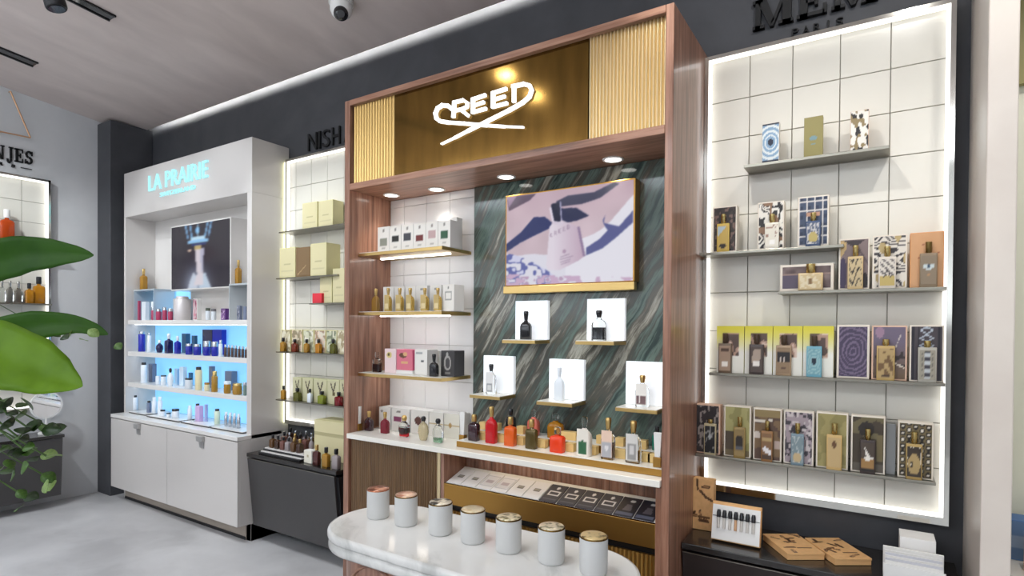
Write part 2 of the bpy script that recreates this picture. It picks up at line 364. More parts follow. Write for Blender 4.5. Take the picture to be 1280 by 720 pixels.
# ---- product builders
def carton(name, label, x0, x1, yf, z0, z1, dep, body, paint=None, border=.0, group=None, nx=18, ny=26, cat='box', extra=None):
    r = thing(name, ((x0+x1)/2, yf+dep/2, z0), label, cat, group)
    MB().bbox(x0, x1, yf, yf+dep, z0, z1, min(.0015, (x1-x0)*.03)).build('carton', body, r)
    if paint:
        b = border*(x1-x0); print_grid('front_print', x0+b, x1-b, z0+b, z1-b, yf-.0006, nx, ny, paint, r)
    return r
def cartpx(label, pl, pr, pt, yf, zs, dep, body, paint=None, border=.05, group=None, py=None, name='perfume_box', **k):
    py = py if py else pt+30
    a, b = on_y(pl, py, yf).x, on_y(pr, py, yf).x; zt = on_y((pl+pr)/2, pt, yf).z
    return carton(name, label, a, b, yf, zs+.0006, zt, dep, body, paint, border, group, **k)
def bottle(label, x, y, z, wd, dp, h, kind, body, cap, group=None, name='perfume_bottle', cat='bottle', liq=None, collar=None, capf=.24, fill_=.6):
    r = thing(name, (x, y, z+.0006), label, cat, group); hx, hy = wd/2, dp/2; b = MB(); c = MB()
    n = 16
    if kind == 'square':
        hb = h*(1-capf-.08); b.loft([(0, hx*.94, hy*.94, 7), (.02*h, hx, hy, 7), (hb*.86, hx, hy, 7), (hb*.95, hx*.86, hy*.86, 5), (hb, hx*.34, hy*.5, 2.5), (hb+.05*h, hx*.3, hx*.3, 2)], n)
        cz = hb+.05*h; cr = hx*.46
        c.loft([(cz, cr*.9, cr*.9, 2), (cz+.01*h, cr, cr, 2), (h*.97, cr, cr, 2), (h, cr*.85, cr*.85, 2)], n)
    elif kind == 'arch':
        hb = h*(1-capf-.1); b.loft([(0, hx*.95, hy*.95, 7), (.02*h, hx, hy, 7), (hb*.72, hx, hy, 7), (hb*.84, hx*.93, hy*.93, 5), (hb*.94, hx*.7, hy*.8, 4), (hb, hx*.42, hy*.55, 2.5), (hb+.06*h, hx*.3, hx*.3, 2)], n)
        cz = hb+.06*h; cr = hx*.44
        c.loft([(cz, cr*.7, cr*.7, 2), (cz+.02*h, cr*.75, cr*.75, 2), (h*.9, cr, cr, 2), (h*.97, cr*1.05, cr*1.05, 2), (h, cr*.8, cr*.8, 2)], n)
    elif kind == 'round':
        hb = h*(1-capf-.06); b.loft([(0, hx*.62, hy*.62, 2), (hb*.08, hx*.75, hy*.75, 2), (hb*.45, hx, hy, 2), (hb*.75, hx*.92, hy*.92, 2), (hb*.93, hx*.6, hy*.6, 2), (hb, hx*.3, hy*.3, 2), (hb+.05*h, hx*.28, hy*.28, 2)], n)
        cz = hb+.05*h; c.loft([(cz, hx*.3, hx*.3, 2), (cz+(h-cz)*.5, hx*.42, hx*.42, 2), (h*.98, hx*.3, hx*.3, 2), (h, hx*.1, hx*.1, 2)], n)
    elif kind == 'slab':
        hb = h*(1-capf); b.loft([(0, hx*.97, hy*.9, 12), (.01*h, hx, hy, 12), (hb*.985, hx, hy, 12), (hb, hx*.96, hy*.9, 12)], n)
        cz = hb; cr = hx*.38; c.loft([(cz, cr*.7, cr*.7, 2), (cz+.02*h, cr*.7, cr*.7, 2), (cz+.021*h, cr, cr, 2), (h, cr, cr, 2)], n)
    elif kind == 'cyl':
        hb = h*(1-capf); b.loft([(0, hx*.95, hy*.95, 2), (.02*h, hx, hy, 2), (hb*.97, hx, hy, 2), (hb, hx*.9, hy*.9, 2)], n)
        c.loft([(hb, hx*.72, hy*.72, 2), (h*.98, hx*.72, hy*.72, 2), (h, hx*.62, hy*.62, 2)], n)
    elif kind == 'jar':
        hb = h*(1-capf); b.loft([(0, hx*.85, hy*.85, 2), (hb*.12, hx, hy, 2), (hb*.9, hx, hy, 2), (hb, hx*.9, hy*.9, 2)], n)
        c.loft([(hb, hx*.97, hy*.97, 2), (h*.96, hx*.97, hy*.97, 2), (h, hx*.88, hy*.88, 2)], n)
    elif kind == 'tube':
        hb = h*capf; c.loft([(0, hx*.8, hy*.8, 2), (hb, hx*.85, hy*.85, 2)], n)
        b.loft([(hb, hx*.8, hy*.8, 2), (hb*1.1, hx*.95, hy*.95, 2), (h*.8, hx, hy*.6, 2), (h, hx, hy*.12, 2)], n)
    elif kind == 'block':
        hb = h*(1-capf); b.loft([(0, hx*.97, hy*.97, 14), (.02*h, hx, hy, 14), (hb*.97, hx, hy, 14), (hb, hx*.95, hy*.95, 14)], n)
        c.loft([(hb, hx*.5, hy*.5, 5), (h, hx*.5, hy*.5, 5)], n)
    b.build('glass_body', body, r, world=False); c.build('cap', cap, r, world=False)
    if collar and kind in ('square', 'arch', 'round'):
        MB().loft([(hb, hx*.36, hx*.36, 2), (hb+.045*h, hx*.34, hx*.34, 2)], n).build('collar', collar, r, world=False)
    if liq:
        MB().loft([(.03*h, hx*.86, hy*.8, 7 if kind != 'round' else 2), (hb*fill_, hx*(.88 if kind != 'round' else .9), hy*.8, 7 if kind != 'round' else 2)], n).build('liquid', liq, r, world=False)
    return r
def _pg(name, x0, x1, z0, z1, y, nx, ny, fn, parent, m=None):
    """print grid in the parent's local coordinates"""
    w_ = wloc(parent); return print_grid(name, x0+w_.x, x1+w_.x, z0+w_.z, z1+w_.z, y+w_.y, nx, ny, fn, parent, m)
def botpx(label, pl, pr, pt, yc, zs, kind, body, cap, dr=.6, pb=None, py=None, **k):
    pb = pb or pt+30; pm = py or (pt+pb)/2; dpx = abs(on_y(pr, pm, yc).x-on_y(pl, pm, yc).x)
    x = on_y((pl+pr)/2, pm, yc).x; paint = k.pop('paint', None)
    tn = abs(x)/yc; wd = dpx*1.1/math.hypot(1, dr*tn) if kind in ('cyl', 'jar', 'round', 'tube') else dpx/(1+.72*dr*tn); dp = wd*dr
    zt = on_y((pl+pr)/2, pt, yc).z
    r = bottle(label, x, yc, zs, wd, dp, zt-zs-.0006, kind, body, cap, **k)
    if paint:
        hb = (zt-zs)*(1-k.get('capf', .24))
        _pg('label', -wd*.42, wd*.42, .06*(zt-zs), hb*.92, -dp/2-.0008, 12, 16, paint, r)
    return r

# ================================================================== THE ROOM
YW = 2.671
struct('floor', MB().box(-6.3, 3.2, -3.4, 3.2, -.06, 0), FLOORM)
# sloping ceiling that stops short of the back wall and leaves a lit slot
def ceil_poly(y0, y1, t): return [(y0, ceil_z(y0)), (y1, ceil_z(y1)), (y1, ceil_z(y1)+t), (y0, ceil_z(y0)+t)]
mb = MB(); p = ceil_poly(-3.4, 2.622, .05)
v = [(-6.3, a, b) for a, b in p]+[(3.2, a, b) for a, b in p]
mb.add(v, [(0, 1, 2, 3), (7, 6, 5, 4), (0, 4, 5, 1), (1, 5, 6, 2), (2, 6, 7, 3), (3, 7, 4, 0)])
struct('ceiling', mb, CEILM)
struct('wall_back', MB().box(-5.9, 3.2, YW, YW+.12, 0, 3.62), WALLD)
struct('wall_left', MB().box(-6.02, -5.9, -3.4, YW+.12, 0, 4.1), WALLL)
struct('wall_corner', MB().bbox(-5.9, -5.656, 2.32, YW, 0, 3.3, .006), WALLD)
struct('wall_front', MB().box(-6.02, 3.2, -3.5, -3.4, 0, 4.1), WALLL)
struct('wall_right', MB().box(3.2, 3.3, -3.5, YW+.12, 0, 4.1), WALLL)
struct('trim_1', MB().box(-5.9, 3.2, 2.50, YW+.12, 3.56, 3.62), WALLD)   # lid over the light slot
struct('trim_2', MB().box(-5.9, 3.2, 2.46, 2.50, 3.36, 3.60), WALLD)
cl = MB().box(-5.6, 3.0, 2.56, 2.585, 3.405, 3.425).build('cove_light_strip', LEDC)
tag(cl, 'long white light strip hidden in the slot above the dark wall', 'light')
# stone-faced end of the partition at the right
mb = MB().bbox(.283, .357, 2.27, YW, 0, 3.3, .004)
struct('wall_partition', mb, PILLAR)

# ---- ceiling fittings
def track(x0, x1, y0, y1, label):
    r = thing('light_track', ((x0+x1)/2, (y0+y1)/2, ceil_z((y0+y1)/2)-.004), label, 'light track', 'black track slots in the ceiling')
    mb = MB(); e = .002
    for a, b in ((x0, x0+.012), (x1-.012, x1)):
        q = [(a, y0), (b, y0), (b, y1), (a, y1)]
        mb.add([(x, y, ceil_z(y)-e-.01) for x, y in q]+[(x, y, ceil_z(y)-e) for x, y in q], [(0, 1, 2, 3), (7, 6, 5, 4), (0, 4, 5, 1), (1, 5, 6, 2), (2, 6, 7, 3), (3, 7, 4, 0)])
    mb.build('rail', BLACKM, r)
    q = [(x0+.012, y0), (x1-.012, y0), (x1-.012, y1), (x0+.012, y1)]
    mb = MB(); mb.add([(x, y, ceil_z(y)-e-.004) for x, y in q]+[(x, y, ceil_z(y)-e) for x, y in q], [(0, 1, 2, 3), (7, 6, 5, 4), (0, 4, 5, 1), (1, 5, 6, 2), (2, 6, 7, 3), (3, 7, 4, 0)])
    mb.build('channel', BLACKG, r)
track(-4.045, -3.95, -.6, 1.655, 'black light track in the ceiling right beside the spotlight')
track(-5.245, -5.135, -.6, 1.65, 'black light track in the ceiling nearest the left wall')
e = on_z(71, 11, 3.13); d = Vector((-.05, -.05, .26)); r = thing('spotlight', (e.x, e.y, 3.13), 'black spotlight hanging down at the top edge left of the first track', 'spotlight')
MB().tube([e, e+d*.03, e+d*.97, e+d], [.044, .048, .048, .044], 24).build('lamp_housing', BLACKM, r)
MB().tube([e-d*.012, e-d*.002], .036, 20).build('lens', BLACKG, r)
q = e+d*.8; MB().tube([q, Vector((q.x, q.y, ceil_z(q.y)))], .012, 10).build('stem', BLACKM, r)
cx, cy = -2.56, 2.2; cz = ceil_z(cy)
r = thing('security_camera', (cx, cy, cz), 'white dome security camera on the ceiling above the lit slot', 'camera')
MB().cyl(cx, cy, cz-.025, cz-.004, .068, 28).build('mounting_ring', WHITE, r)
MB().loft([(cz-.026, .06, .06, 2), (cz-.06, .06, .06, 2), (cz-.085, .05, .05, 2), (cz-.095, .036, .036, 2)], 28, 0, cx, cy).build('housing', WHITE, r)
d = (CAM-Vector((cx, cy, cz-.07))); d.z = -2.2; d.normalize(); c0 = Vector((cx, cy, cz-.07))
MB().tube([c0+d*.015, c0+d*.048, c0+d*.06], [.042, .038, .02], 24).build('lens', BLACKG, r)

# ---- lit tile panels (frame, light strip, tiles)
def lit_panel(name, label, x0, x1, z0, z1, tx, tz, halo=None, vtiles=None):
    """flat on the back wall: chrome outer frame, glowing strip, square tiles"""
    r = thing(name, ((x0+x1)/2, YW-.03, z0), label, 'wall display')
    yf = YW-.055; o = .016; li = .012
    mb = MB()
    for a, b, c, d in ((x0, x1, z0, z0+o+.012), (x0, x1, z1-o, z1), (x0, x0+o, z0+o+.012, z1-o), (x1-o, x1, z0+o+.012, z1-o)): mb.box(a, b, yf, YW-.001, c, d)
    mb.build('frame', CHROME, r)
    X0, X1, Z0, Z1 = x0+o, x1-o, z0+o+.012, z1-o
    mb = MB()
    for a, b, c, d in ((X0, X1, Z0, Z0+li), (X0, X1, Z1-li, Z1), (X0, X0+li, Z0+li, Z1-li), (X1-li, X1, Z0+li, Z1-li)): mb.box(a, b, yf+.004, yf+.02, c, d)
    mb.build('light_strip', LED, r)
    MB().box(X0, X1, YW-.016, YW-.002, Z0, Z1).build('grout_bed', GROUT, r)
    zs = sorted([z for z in tz if Z0 < z < Z1]+[Z0, Z1]); xs = sorted([x for x in tx if X0 < x < X1]+[X0, X1]); cache = {}
    g = .0015
    for i in range(len(xs)-1):
        for j in range(len(zs)-1):
            wd, ht = xs[i+1]-xs[i]-2*g, zs[j+1]-zs[j]-2*g
            if wd < .01 or ht < .01: continue
            k = (round(wd, 4), round(ht, 4)); loc = Vector(((xs[i]+xs[i+1])/2, YW-.02, (zs[j]+zs[j+1])/2))-r.location
            if k not in cache:
                mb = MB().bbox(-wd/2, wd/2, -.006, .006, -ht/2, ht/2, .0015); t = mb.build('tile', TILE, r, world=False); t.location = loc; cache[k] = t
            else: share('tile', cache[k], loc, r)
    return r
def shelf(r, x0, x1, y0, z, t=.012, m=None, y1=None):
    MB().bbox(x0, x1, y0, y1 or YW-.027, z-t, z, .0015).build('shelf', m or STEEL, r)
TZ = [2.513-.1692*k for k in range(10)]
PAN_R = lit_panel('wall_display', 'tall cream tiled panel with bright frame and patterned boxes at the right', -.655, .236, .787, 2.716, [-.471, -.3035, -.131, .0385], TZ)
for a, b, z in ((-.47, .037, 2.188), (-.647, -.105, 1.834), (-.333, .212, 1.660), (-.602, .212, 1.318), (-.655, .19, .962)): shelf(PAN_R, a, b, 2.525, z)
PAN_N = lit_panel('wall_display', 'cream tiled panel with yellow cartons, half hidden behind the walnut cabinet', -3.632, -2.74, .795, 2.716, [-3.548, -3.379, -3.21, -3.041, -2.872], TZ)
for a, b, z in ((-3.57, -2.80, 2.172), (-3.60, -2.96, 1.846), (-3.24, -2.76, 1.662), (-3.60, -2.76, 1.325), (-3.60, -2.76, .985)): shelf(PAN_N, a, b, 2.52, z, .009)
MB().box(-3.652, -3.634, YW-.05, YW-.002, .80, 2.70).build('side_glow', GLOWY, PAN_N)

# ---- lettering on the walls (each sign one thing, each letter a part)
def slab(ch, x0, x1, z0, z1):
    """strokes of a bold slab-serif letter in the box"""
    mb = MB(); W = x1-x0; H = z1-z0; ya, yb = YW-.024, YW-.001
    X = lambda u: x0+u*W
    Z = lambda v: z0+v*H
    def st(pts, wd): mb.ribbon_xz([(X(a), Z(b)) for a, b in pts], wd*W, ya, yb)
    def bx(a, b, c, d): mb.box(X(a), X(b), ya, yb, Z(c), Z(d))
    if ch == 'M':
        bx(.07, .2, .0, 1); bx(.74, .95, 0, 1); bx(0, .3, 0, .11); bx(.64, 1, 0, .11); bx(0, .26, .89, 1); bx(.74, 1, .89, 1)
        mb.prism_xz([(X(.1), Z(1)), (X(.34), Z(1)), (X(.55), Z(.2)), (X(.43), Z(.0))], ya, yb); mb.prism_xz([(X(.43), Z(0)), (X(.52), Z(.0)), (X(.82), Z(1)), (X(.74), Z(1))], ya, yb)
    if ch == 'E':
        bx(.1, .36, 0, 1); bx(0, .9, .0, .12); bx(0, .9, .88, 1); bx(.3, .62, .45, .56); bx(.84, .97, 0, .32); bx(.84, .97, .7, 1); bx(.58, .68, .33, .68)
    if ch == 'O':
        n = 28; out = []; 
        for k in range(n):
            a0, a1 = 2*math.pi*k/n, 2*math.pi*(k+1)/n
            P = lambda t, rx, rz: (X(.5+rx*math.cos(t)), Z(.5+rz*math.sin(t)))
            mb.prism_xz([P(a0, .5, .52), P(a1, .5, .52), P(a1, .24, .40), P(a0, .24, .40)], ya, yb)
    return mb
r = thing('wall_sign', (-.21, YW-.012, 2.74), 'black slab serif letters with small PARIS on the wall at top right', 'sign')
zt = 2.922
for ch, a, b in (('M', -.464, -.305), ('E', -.292, -.178), ('M', -.166, -.005), ('O', .008, .12)):
    slab(ch, a, b, 2.799, zt).build('letter', LETTERB, r)
pw = .039
for i, ch in enumerate('PARIS'):
    xa = -.311+i*.0405; wd = .026 if ch != 'I' else .006
    text_mesh(ch, xa+(.01 if ch == 'I' else 0), xa+(.01 if ch == 'I' else 0)+wd, 2.737, 2.768, YW-.001, .012).build('small_letter', LETTERB, r)
r = thing('wall_sign', (-3.1, YW-.012, 2.76), 'thin black sans serif letters on the charcoal wall above the yellow cartons', 'sign')
NX = [(on_y(a, 175, YW).x, on_y(b, 175, YW).x, c) for a, b, c in ((386.6, 397.6, 'N'), (399.6, 402, 'I'), (404.6, 413.8, 'S'), (416.6, 426.4, 'H'))]
NX += [(-3.06, -2.965, 'A'), (-2.945, -2.855, 'N'), (-2.83, -2.765, 'E')]
for a, b, ch in NX: text_mesh(ch, a, b, 2.757, 2.878, YW-.001, .014).build('letter', LETTERB, r)

# ================================================================== FAR LEFT WALL DISPLAY  (built in wall coordinates: u along -Y)
r = thing('wall_display', (-5.88, 1.5, .85), 'lit tile panel with amber bottles on the far left wall', 'wall display')
xw = -5.9
y0, y1, z0, z1 = .98, 1.96, .80, 2.712
mb = MB()
for a, b, c, d in ((y0, y1, z0, z0+.02), (y0, y1, z1-.016, z1), (y0, y0+.016, z0, z1), (y1-.016, y1, z0, z1)): mb.box(xw+.001, xw+.055, a, b, c, d)
mb.build('frame', CHROME, r)
mb = MB()
for a, b, c, d in ((y0+.016, y1-.016, z0+.02, z0+.034), (y0+.016, y1-.016, z1-.03, z1-.016), (y0+.016, y0+.03, z0+.034, z1-.03), (y1-.03, y1-.016, z0+.034, z1-.03)): mb.box(xw+.035, xw+.051, a, b, c, d)
mb.build('light_strip', LED, r)
MB().box(xw+.002, xw+.016, y0+.016, y1-.016, z0+.02, z1-.016).build('grout_bed', GROUT, r)
ys = [y0+.016, 1.1, 1.27, 1.44, 1.61, 1.78, y1-.016]; zz = [z0+.02]+sorted(TZ)[0:]+[z1-.016]; cache = {}
ys = [1.0-.004, 1.12, 1.29, 1.46, 1.63, 1.775, 1.944]
for i in range(len(ys)-1):
    for j in range(len(zz)-1):
        wd, ht = ys[i+1]-ys[i]-.003, zz[j+1]-zz[j]-.003
        k = (round(wd, 3), round(ht, 3)); loc = Vector((xw+.02, (ys[i]+ys[i+1])/2, (zz[j]+zz[j+1])/2))-r.location
        if ht < .01: continue
        if k not in cache:
            t = MB().bbox(-.006, .006, -wd/2, wd/2, -ht/2, ht/2, .0015).build('tile', TILE, r, world=False); t.location = loc; cache[k] = t
        else: share('tile', cache[k], loc, r)
for z in (2.165, 1.675, 1.2): MB().bbox(xw+.026, xw+.17, 1.05, 1.93, z-.012, z, .0015).build('shelf', STEEL, r)
PAN_L = r
def serif_letters(s, spec, r, z0, z1, x):
    """bold serif letters read from the room on the left wall; spec = (char, y from, y to), strokes in a unit box"""
    for ch, ya, yb in spec:
        mb = MB(); W = yb-ya; H = z1-z0
        def bx(a, b, c, d): mb.box(x, x+.014, ya+a*W, ya+b*W, z0+c*H, z0+d*H)
        def pr(pts):
            n = len(pts); v = [(x, ya+a*W, z0+b*H) for a, b in pts]+[(x+.014, ya+a*W, z0+b*H) for a, b in pts]
            mb.add(v, [tuple(range(n)), tuple(range(2*n-1, n-1, -1))]+[(i+n, (i+1) % n+n, (i+1) % n, i) for i in range(n)])
        def arc(cx, cz, rx, rz, t, a0, a1, n=12):
            for k in range(n):
                p, q = math.radians(a0+(a1-a0)*k/n), math.radians(a0+(a1-a0)*(k+1)/n)
                pr([(cx+rx*math.cos(p), cz+rz*math.sin(p)), (cx+rx*math.cos(q), cz+rz*math.sin(q)), (cx+(rx-t)*math.cos(q), cz+(rz-.13)*math.sin(q)), (cx+(rx-t)*math.cos(p), cz+(rz-.13)*math.sin(p))])
        if ch == 'N': bx(.08, .2, 0, 1); bx(.8, .92, 0, 1); bx(0, .3, 0, .08); bx(0, .25, .92, 1); bx(.7, 1, .92, 1); pr([(.05, 1), (.3, 1), (.92, 0), (.72, 0)])
        if ch == 'J': bx(.5, .8, .15, 1); bx(.35, .98, .92, 1); arc(.42, .12, .38, .32, .26, 180, 360)
        if ch == 'E': bx(.12, .4, 0, 1); bx(0, .9, 0, .1); bx(0, .9, .9, 1); bx(.4, .68, .46, .56); bx(.84, .95, 0, .3); bx(.84, .95, .72, 1); bx(.62, .72, .34, .68)
        if ch == 'S': arc(.5, .72, .42, .28, .24, 20, 255); arc(.5, .28, .44, .28, .26, -165, 90); bx(.8, .92, .66, .98); bx(.06, .18, .02, .34)
        if ch == 'R': bx(.08, .3, 0, 1); arc(.45, .72, .42, .28, .22, -95, 95); bx(.25, .5, .88, 1); bx(.25, .5, .44, .56); pr([(.4, .5), (.62, .5), (1, 0), (.72, 0)])
        if ch == '-': bx(0, 1, .42, .58)
        mb.build('letter', LETTERB, r)
r = thing('wall_sign', (-5.89, 1.75, 2.8), 'black serif letters cut off by the left edge on the grey wall', 'sign')
serif_letters('', [('N', 1.585, 1.672), ('J', 1.682, 1.728), ('E', 1.736, 1.792), ('S', 1.80, 1.856)], r, 2.822, 2.932, xw+.001)
serif_letters('', [('R', 1.632, 1.662), ('S', 1.712, 1.74), ('-', 1.775, 1.848)], r, 2.772, 2.796, xw+.001)
mb = MB(); q = [(-5.86, 1.50, 3.02), (-5.86, 1.646, 3.03), (-5.86, 1.828, 3.035), (-5.86, 1.70, 3.37)]
mb.tube(q[:3], .006, 8); mb.tube(q[2:], .006, 8)
for k in (1, 3): mb.tube([(xw+.001, q[k][1], q[k][2]), q[k]], .003, 6)
tag(mb.build('wire_ornament', mat('copper_wire', s255(214, 168, 130), .3, .6)), 'thin copper wire angle on the grey wall above the serif letters', 'ornament')
# hanging dark cabinet below
r = thing('hanging_cabinet', (-5.75, 1.5, .12), 'dark grey floating counter under the lit panel at far left', 'cabinet')
def wedge_y(name, y0, y1, m):
    mb = MB(); v = [(xw+.001, .10), (xw+.24, .10), (xw+.275, .575), (xw+.001, .575)]
    P = [(a, y0, b) for a, b in v]+[(a, y1, b) for a, b in v]; n = 4
    mb.add(P, [tuple(range(4)), (7, 6, 5, 4)]+[(i+n, (i+1) % n+n, (i+1) % n, i) for i in range(n)]); return mb.build(name, m, r)
wedge_y('body', .9, 1.965, COUNTER)
MB().bbox(xw+.002, xw+.285, .895, 1.975, .58, .605, .003).build('top', COUNTERB, r)
# mirror and bottles of the far display
cz, cyy, cxx = .842, 1.893, -5.74
r = thing('table_mirror', (cxx, cyy, .606), 'round white rimmed mirror on a stand on the far left counter', 'mirror')
mb = MB()
def disc_x(mb, r_, x0, x1, n=36):
    v = [(x, cyy+r_*math.cos(2*math.pi*k/n), cz+r_*math.sin(2*math.pi*k/n)) for x in (x0, x1) for k in range(n)]
    mb.add(v, [tuple(range(n)), tuple(range(n, 2*n))]+[(k, (k+1) % n, (k+1) % n+n, k+n) for k in range(n)]); return mb
disc_x(mb, .112, cxx-.012, cxx).build('rim', WHITE, r)
disc_x(MB(), .100, cxx+.0002, cxx+.002).build('mirror_glass', mat('mirror_silver', (.9, .9, .9), .03, 1), r)
MB().cyl(cxx-.006, cyy, .618, cz-.11, .008, 12).build('stem', WHITE, r)
MB().cyl(cxx-.006, cyy, .6065, .619, .055, 28).build('base', WHITE, r)
AMB = liquid('amber_liquid', 236, 160, 40); ORG = liquid('orange_liquid', 232, 92, 34)
def far_bottle(label, pl, pr, pt, zs, kind, body, cap, x=-5.81, name='perfume_bottle', **k):
    yl, yr = on_x(pl, pt+20, x).y, on_x(pr, pt+20, x).y; zt = on_x((pl+pr)/2, pt, x).z
    o = bottle(label, x, (yl+yr)/2, zs, (yr-yl)*.95, .05, zt-zs, kind, body, cap, name=name, **k); o.rotation_euler.z = math.pi/2; return o
far_bottle('large orange bottle with pale cap on the upper far left shelf', -1, 18, 262, 2.165, 'square', ORG, WHITE)
far_bottle('amber bottle with black cap beside the panel edge at far left', 41, 56, 346, 1.675, 'square', AMB, BLACKM)
far_bottle('amber bottle left of the last one on the far shelf', 31, 42, 354, 1.675, 'square', AMB, BLACKM, x=-5.79)
for i, (a, b) in enumerate(((-2, 7), (8, 17), (18, 28))):
    far_bottle('clear bottle, %s in the row beside the amber pair at far left' % ['first', 'second', 'third'][i], a, b, 350+i, 1.675, 'arch', GLASS, CHROME, x=-5.8, group='clear bottles on the far left shelf')
far_bottle('red brown bottle low on the far left shelf behind the leaves', 0, 10, 470, 1.2, 'square', liquid('brown_liquid', 150, 60, 30), BLACKM)
far_bottle('dark bottle low on the far left shelf behind the leaves', 26, 38, 424, 1.2, 'square', plain('dark_plum', 40, 26, 34, .1), GOLD)

# ================================================================== WHITE SKINCARE CABINET
r = thing('skincare_cabinet', (-4.59, 2.5, 0), 'tall white display cabinet with glowing cyan letters and blue lit shelves', 'cabinet')
XL, XR, YF = -5.517, -3.66, 2.371
MB().bbox(XL, XL+.028, YF, YW-.002, .0, 2.437, .002).build('side_panel', GREYL, r)
MB().bbox(XR-.055, XR, YF, YW-.002, .0, 2.437, .002).build('side_panel', GREYL, r)
hd = MB().bbox(XL, XR, YF, YW-.002, 2.437, 2.818, .003).build('fascia', GREYL, r)
letters('LA PRAIRIE', -5.074, -4.196, 2.610, 2.738, YF-.0005, .012, 'logo_letter', LOGOB, hd)
letters('SWITZERLAND', -4.893, -4.37, 2.543, 2.577, YF-.0005, .010, 'small_letter', LOGOB, hd)
xa, xb = XL+.028, XR-.055
MB().box(xa, xb, 2.615, YW-.002, 1.8, 2.437).build('back_panel', WHITEL, r)
MB().box(xa, -4.9, 2.615, YW-.002, 1.51, 1.8).build('back_panel', BLUEB, r); MB().box(-4.9, xb, 2.615, YW-.002, 1.51, 1.8).build('back_panel', WHITEL, r)
for a, b in ((1.275, 1.51), (1.005, 1.24), (.745, .97)): MB().box(xa, xb, 2.615, YW-.002, a, b).build('backlit_panel', BLUEB, r)
for z in (1.548, 1.276, 1.006):
    s = MB().bbox(xa, xb, 2.39, 2.614, z-.037, z, .002).build('shelf', WHITEL, r)
    MB().box(xa+.01, xb-.01, 2.44, 2.455, z-.0388, z-.0372).build('light_strip', LEDS, s)
c = MB().box(XL, XR, 2.29, YF-.002, .123, .715).box(XL+.003, XR-.003, YF-.002, 2.614, .66, .715).build('base_cabinet', GREYL, r)
MB().bbox(XL, XR, 2.268, 2.614, .716, .744, .002).build('counter', WHITEL, r)
for a, b, hx in ((XL, -4.59, -5.03), (-4.588, XR, -4.10)):
    d = MB().bbox(a+.001, b-.001, 2.27, 2.289, .125, .708, .0015).build('door', GREYL, r)
    MB().bbox(hx-.038, hx+.038, 2.245, 2.269, .668, .708, .003).bbox(hx-.03, hx+.03, 2.2645, 2.2695, .62, .667, .001).build('handle', plain('satin_handle', 176, 174, 172, .35, .4), d)
MB().bbox(XL+.02, XR, YF, YW-.002, 0, .122, .002).build('plinth', TAUPE, r)
MB().box(XL+.03, XR-.06, YF-.006, YF-.0005, .0, .02).build('plinth_trim', BLACKM, r)
# clear ledges for the gold bottles
for a, b, lab in ((-5.48, -5.13, 'left'), (-4.03, -3.725, 'right')):
    o = MB().bbox(a, b, 2.43, 2.60, 1.802, 1.815, .001).box(a, a+.006, 2.43, 2.60, 1.549, 1.802).box(b-.006, b, 2.43, 2.60, 1.549, 1.802).build('acrylic_stand', mat('frosted_acrylic', (.82, .88, .92), .2, 0, .5, ior=1.2))
    tag(o, 'clear acrylic riser under the gold bottle at the %s end of the top shelf' % lab, 'stand')
# wall screen
def paint_lp(U, V):
    im = fill(U, (40, 34, 48)); g = np.exp(-((U-.45)/.2)**2-((V-.05)/.25)**2)[..., None]; im = im+g*c3(120, 140, 150)
    asp = 1.6/2.4*1.0
    put(im, poly(U, V, [(.30, 0), (.34, .12), (.40, .26), (.44, .20), (.47, .0)]), (206, 216, 232)); put(im, poly(U, V, [(.5, 0), (.54, .2), (.60, .24), (.66, .1), (.7, 0)]), (196, 214, 232))
    put(im, poly(U, V, [(.42, .62), (.46, .22), (.40, .04), (.56, .04), (.58, .62)]), (226, 218, 226)); put(im, poly(U, V, [(.52, .62), (.53, .2), (.57, .3), (.58, .62)]), (190, 190, 214))
    put(im, rect(U, V, .42, .54, .60, .66), (200, 178, 120)); put(im, ell(U, V, .33, .6, .03, .02), (236, 206, 180))
    put(im, rect(U, V, .30, .66, .70, .75), (150, 206, 250)); put(im, rect(U, V, .34, .6, .755, .80), (200, 234, 255)); put(im, rect(U, V, .36, .62, .665, .69), (40, 60, 130))
    for a, b in ((.30, .26), (.37, .34), (.6, .64), (.66, .70)): put(im, seg(U, V, (a, .80), (b, .99), .014, .65), (130, 190, 240))
    put(im, ell(U, V, .47, .9, .035, .06), (120, 190, 250)); put(im, seg(U, V, (.47, .78), (.47, .99), .012), (190, 230, 255))
    return blur(im, 2)
r = thing('advertising_screen', (-4.45, 2.53, 1.80), 'upright dark advertising screen showing a raised hand in the white cabinet', 'screen')
MB().bbox(-4.895, -4.045, 2.452, 2.6145, 1.79, 2.315, .003).build('housing', WHITEL, r)
print_grid('picture', -4.885, -4.055, 1.80, 2.305, 2.4512, 60, 80, paint_lp, r, SCREEN)

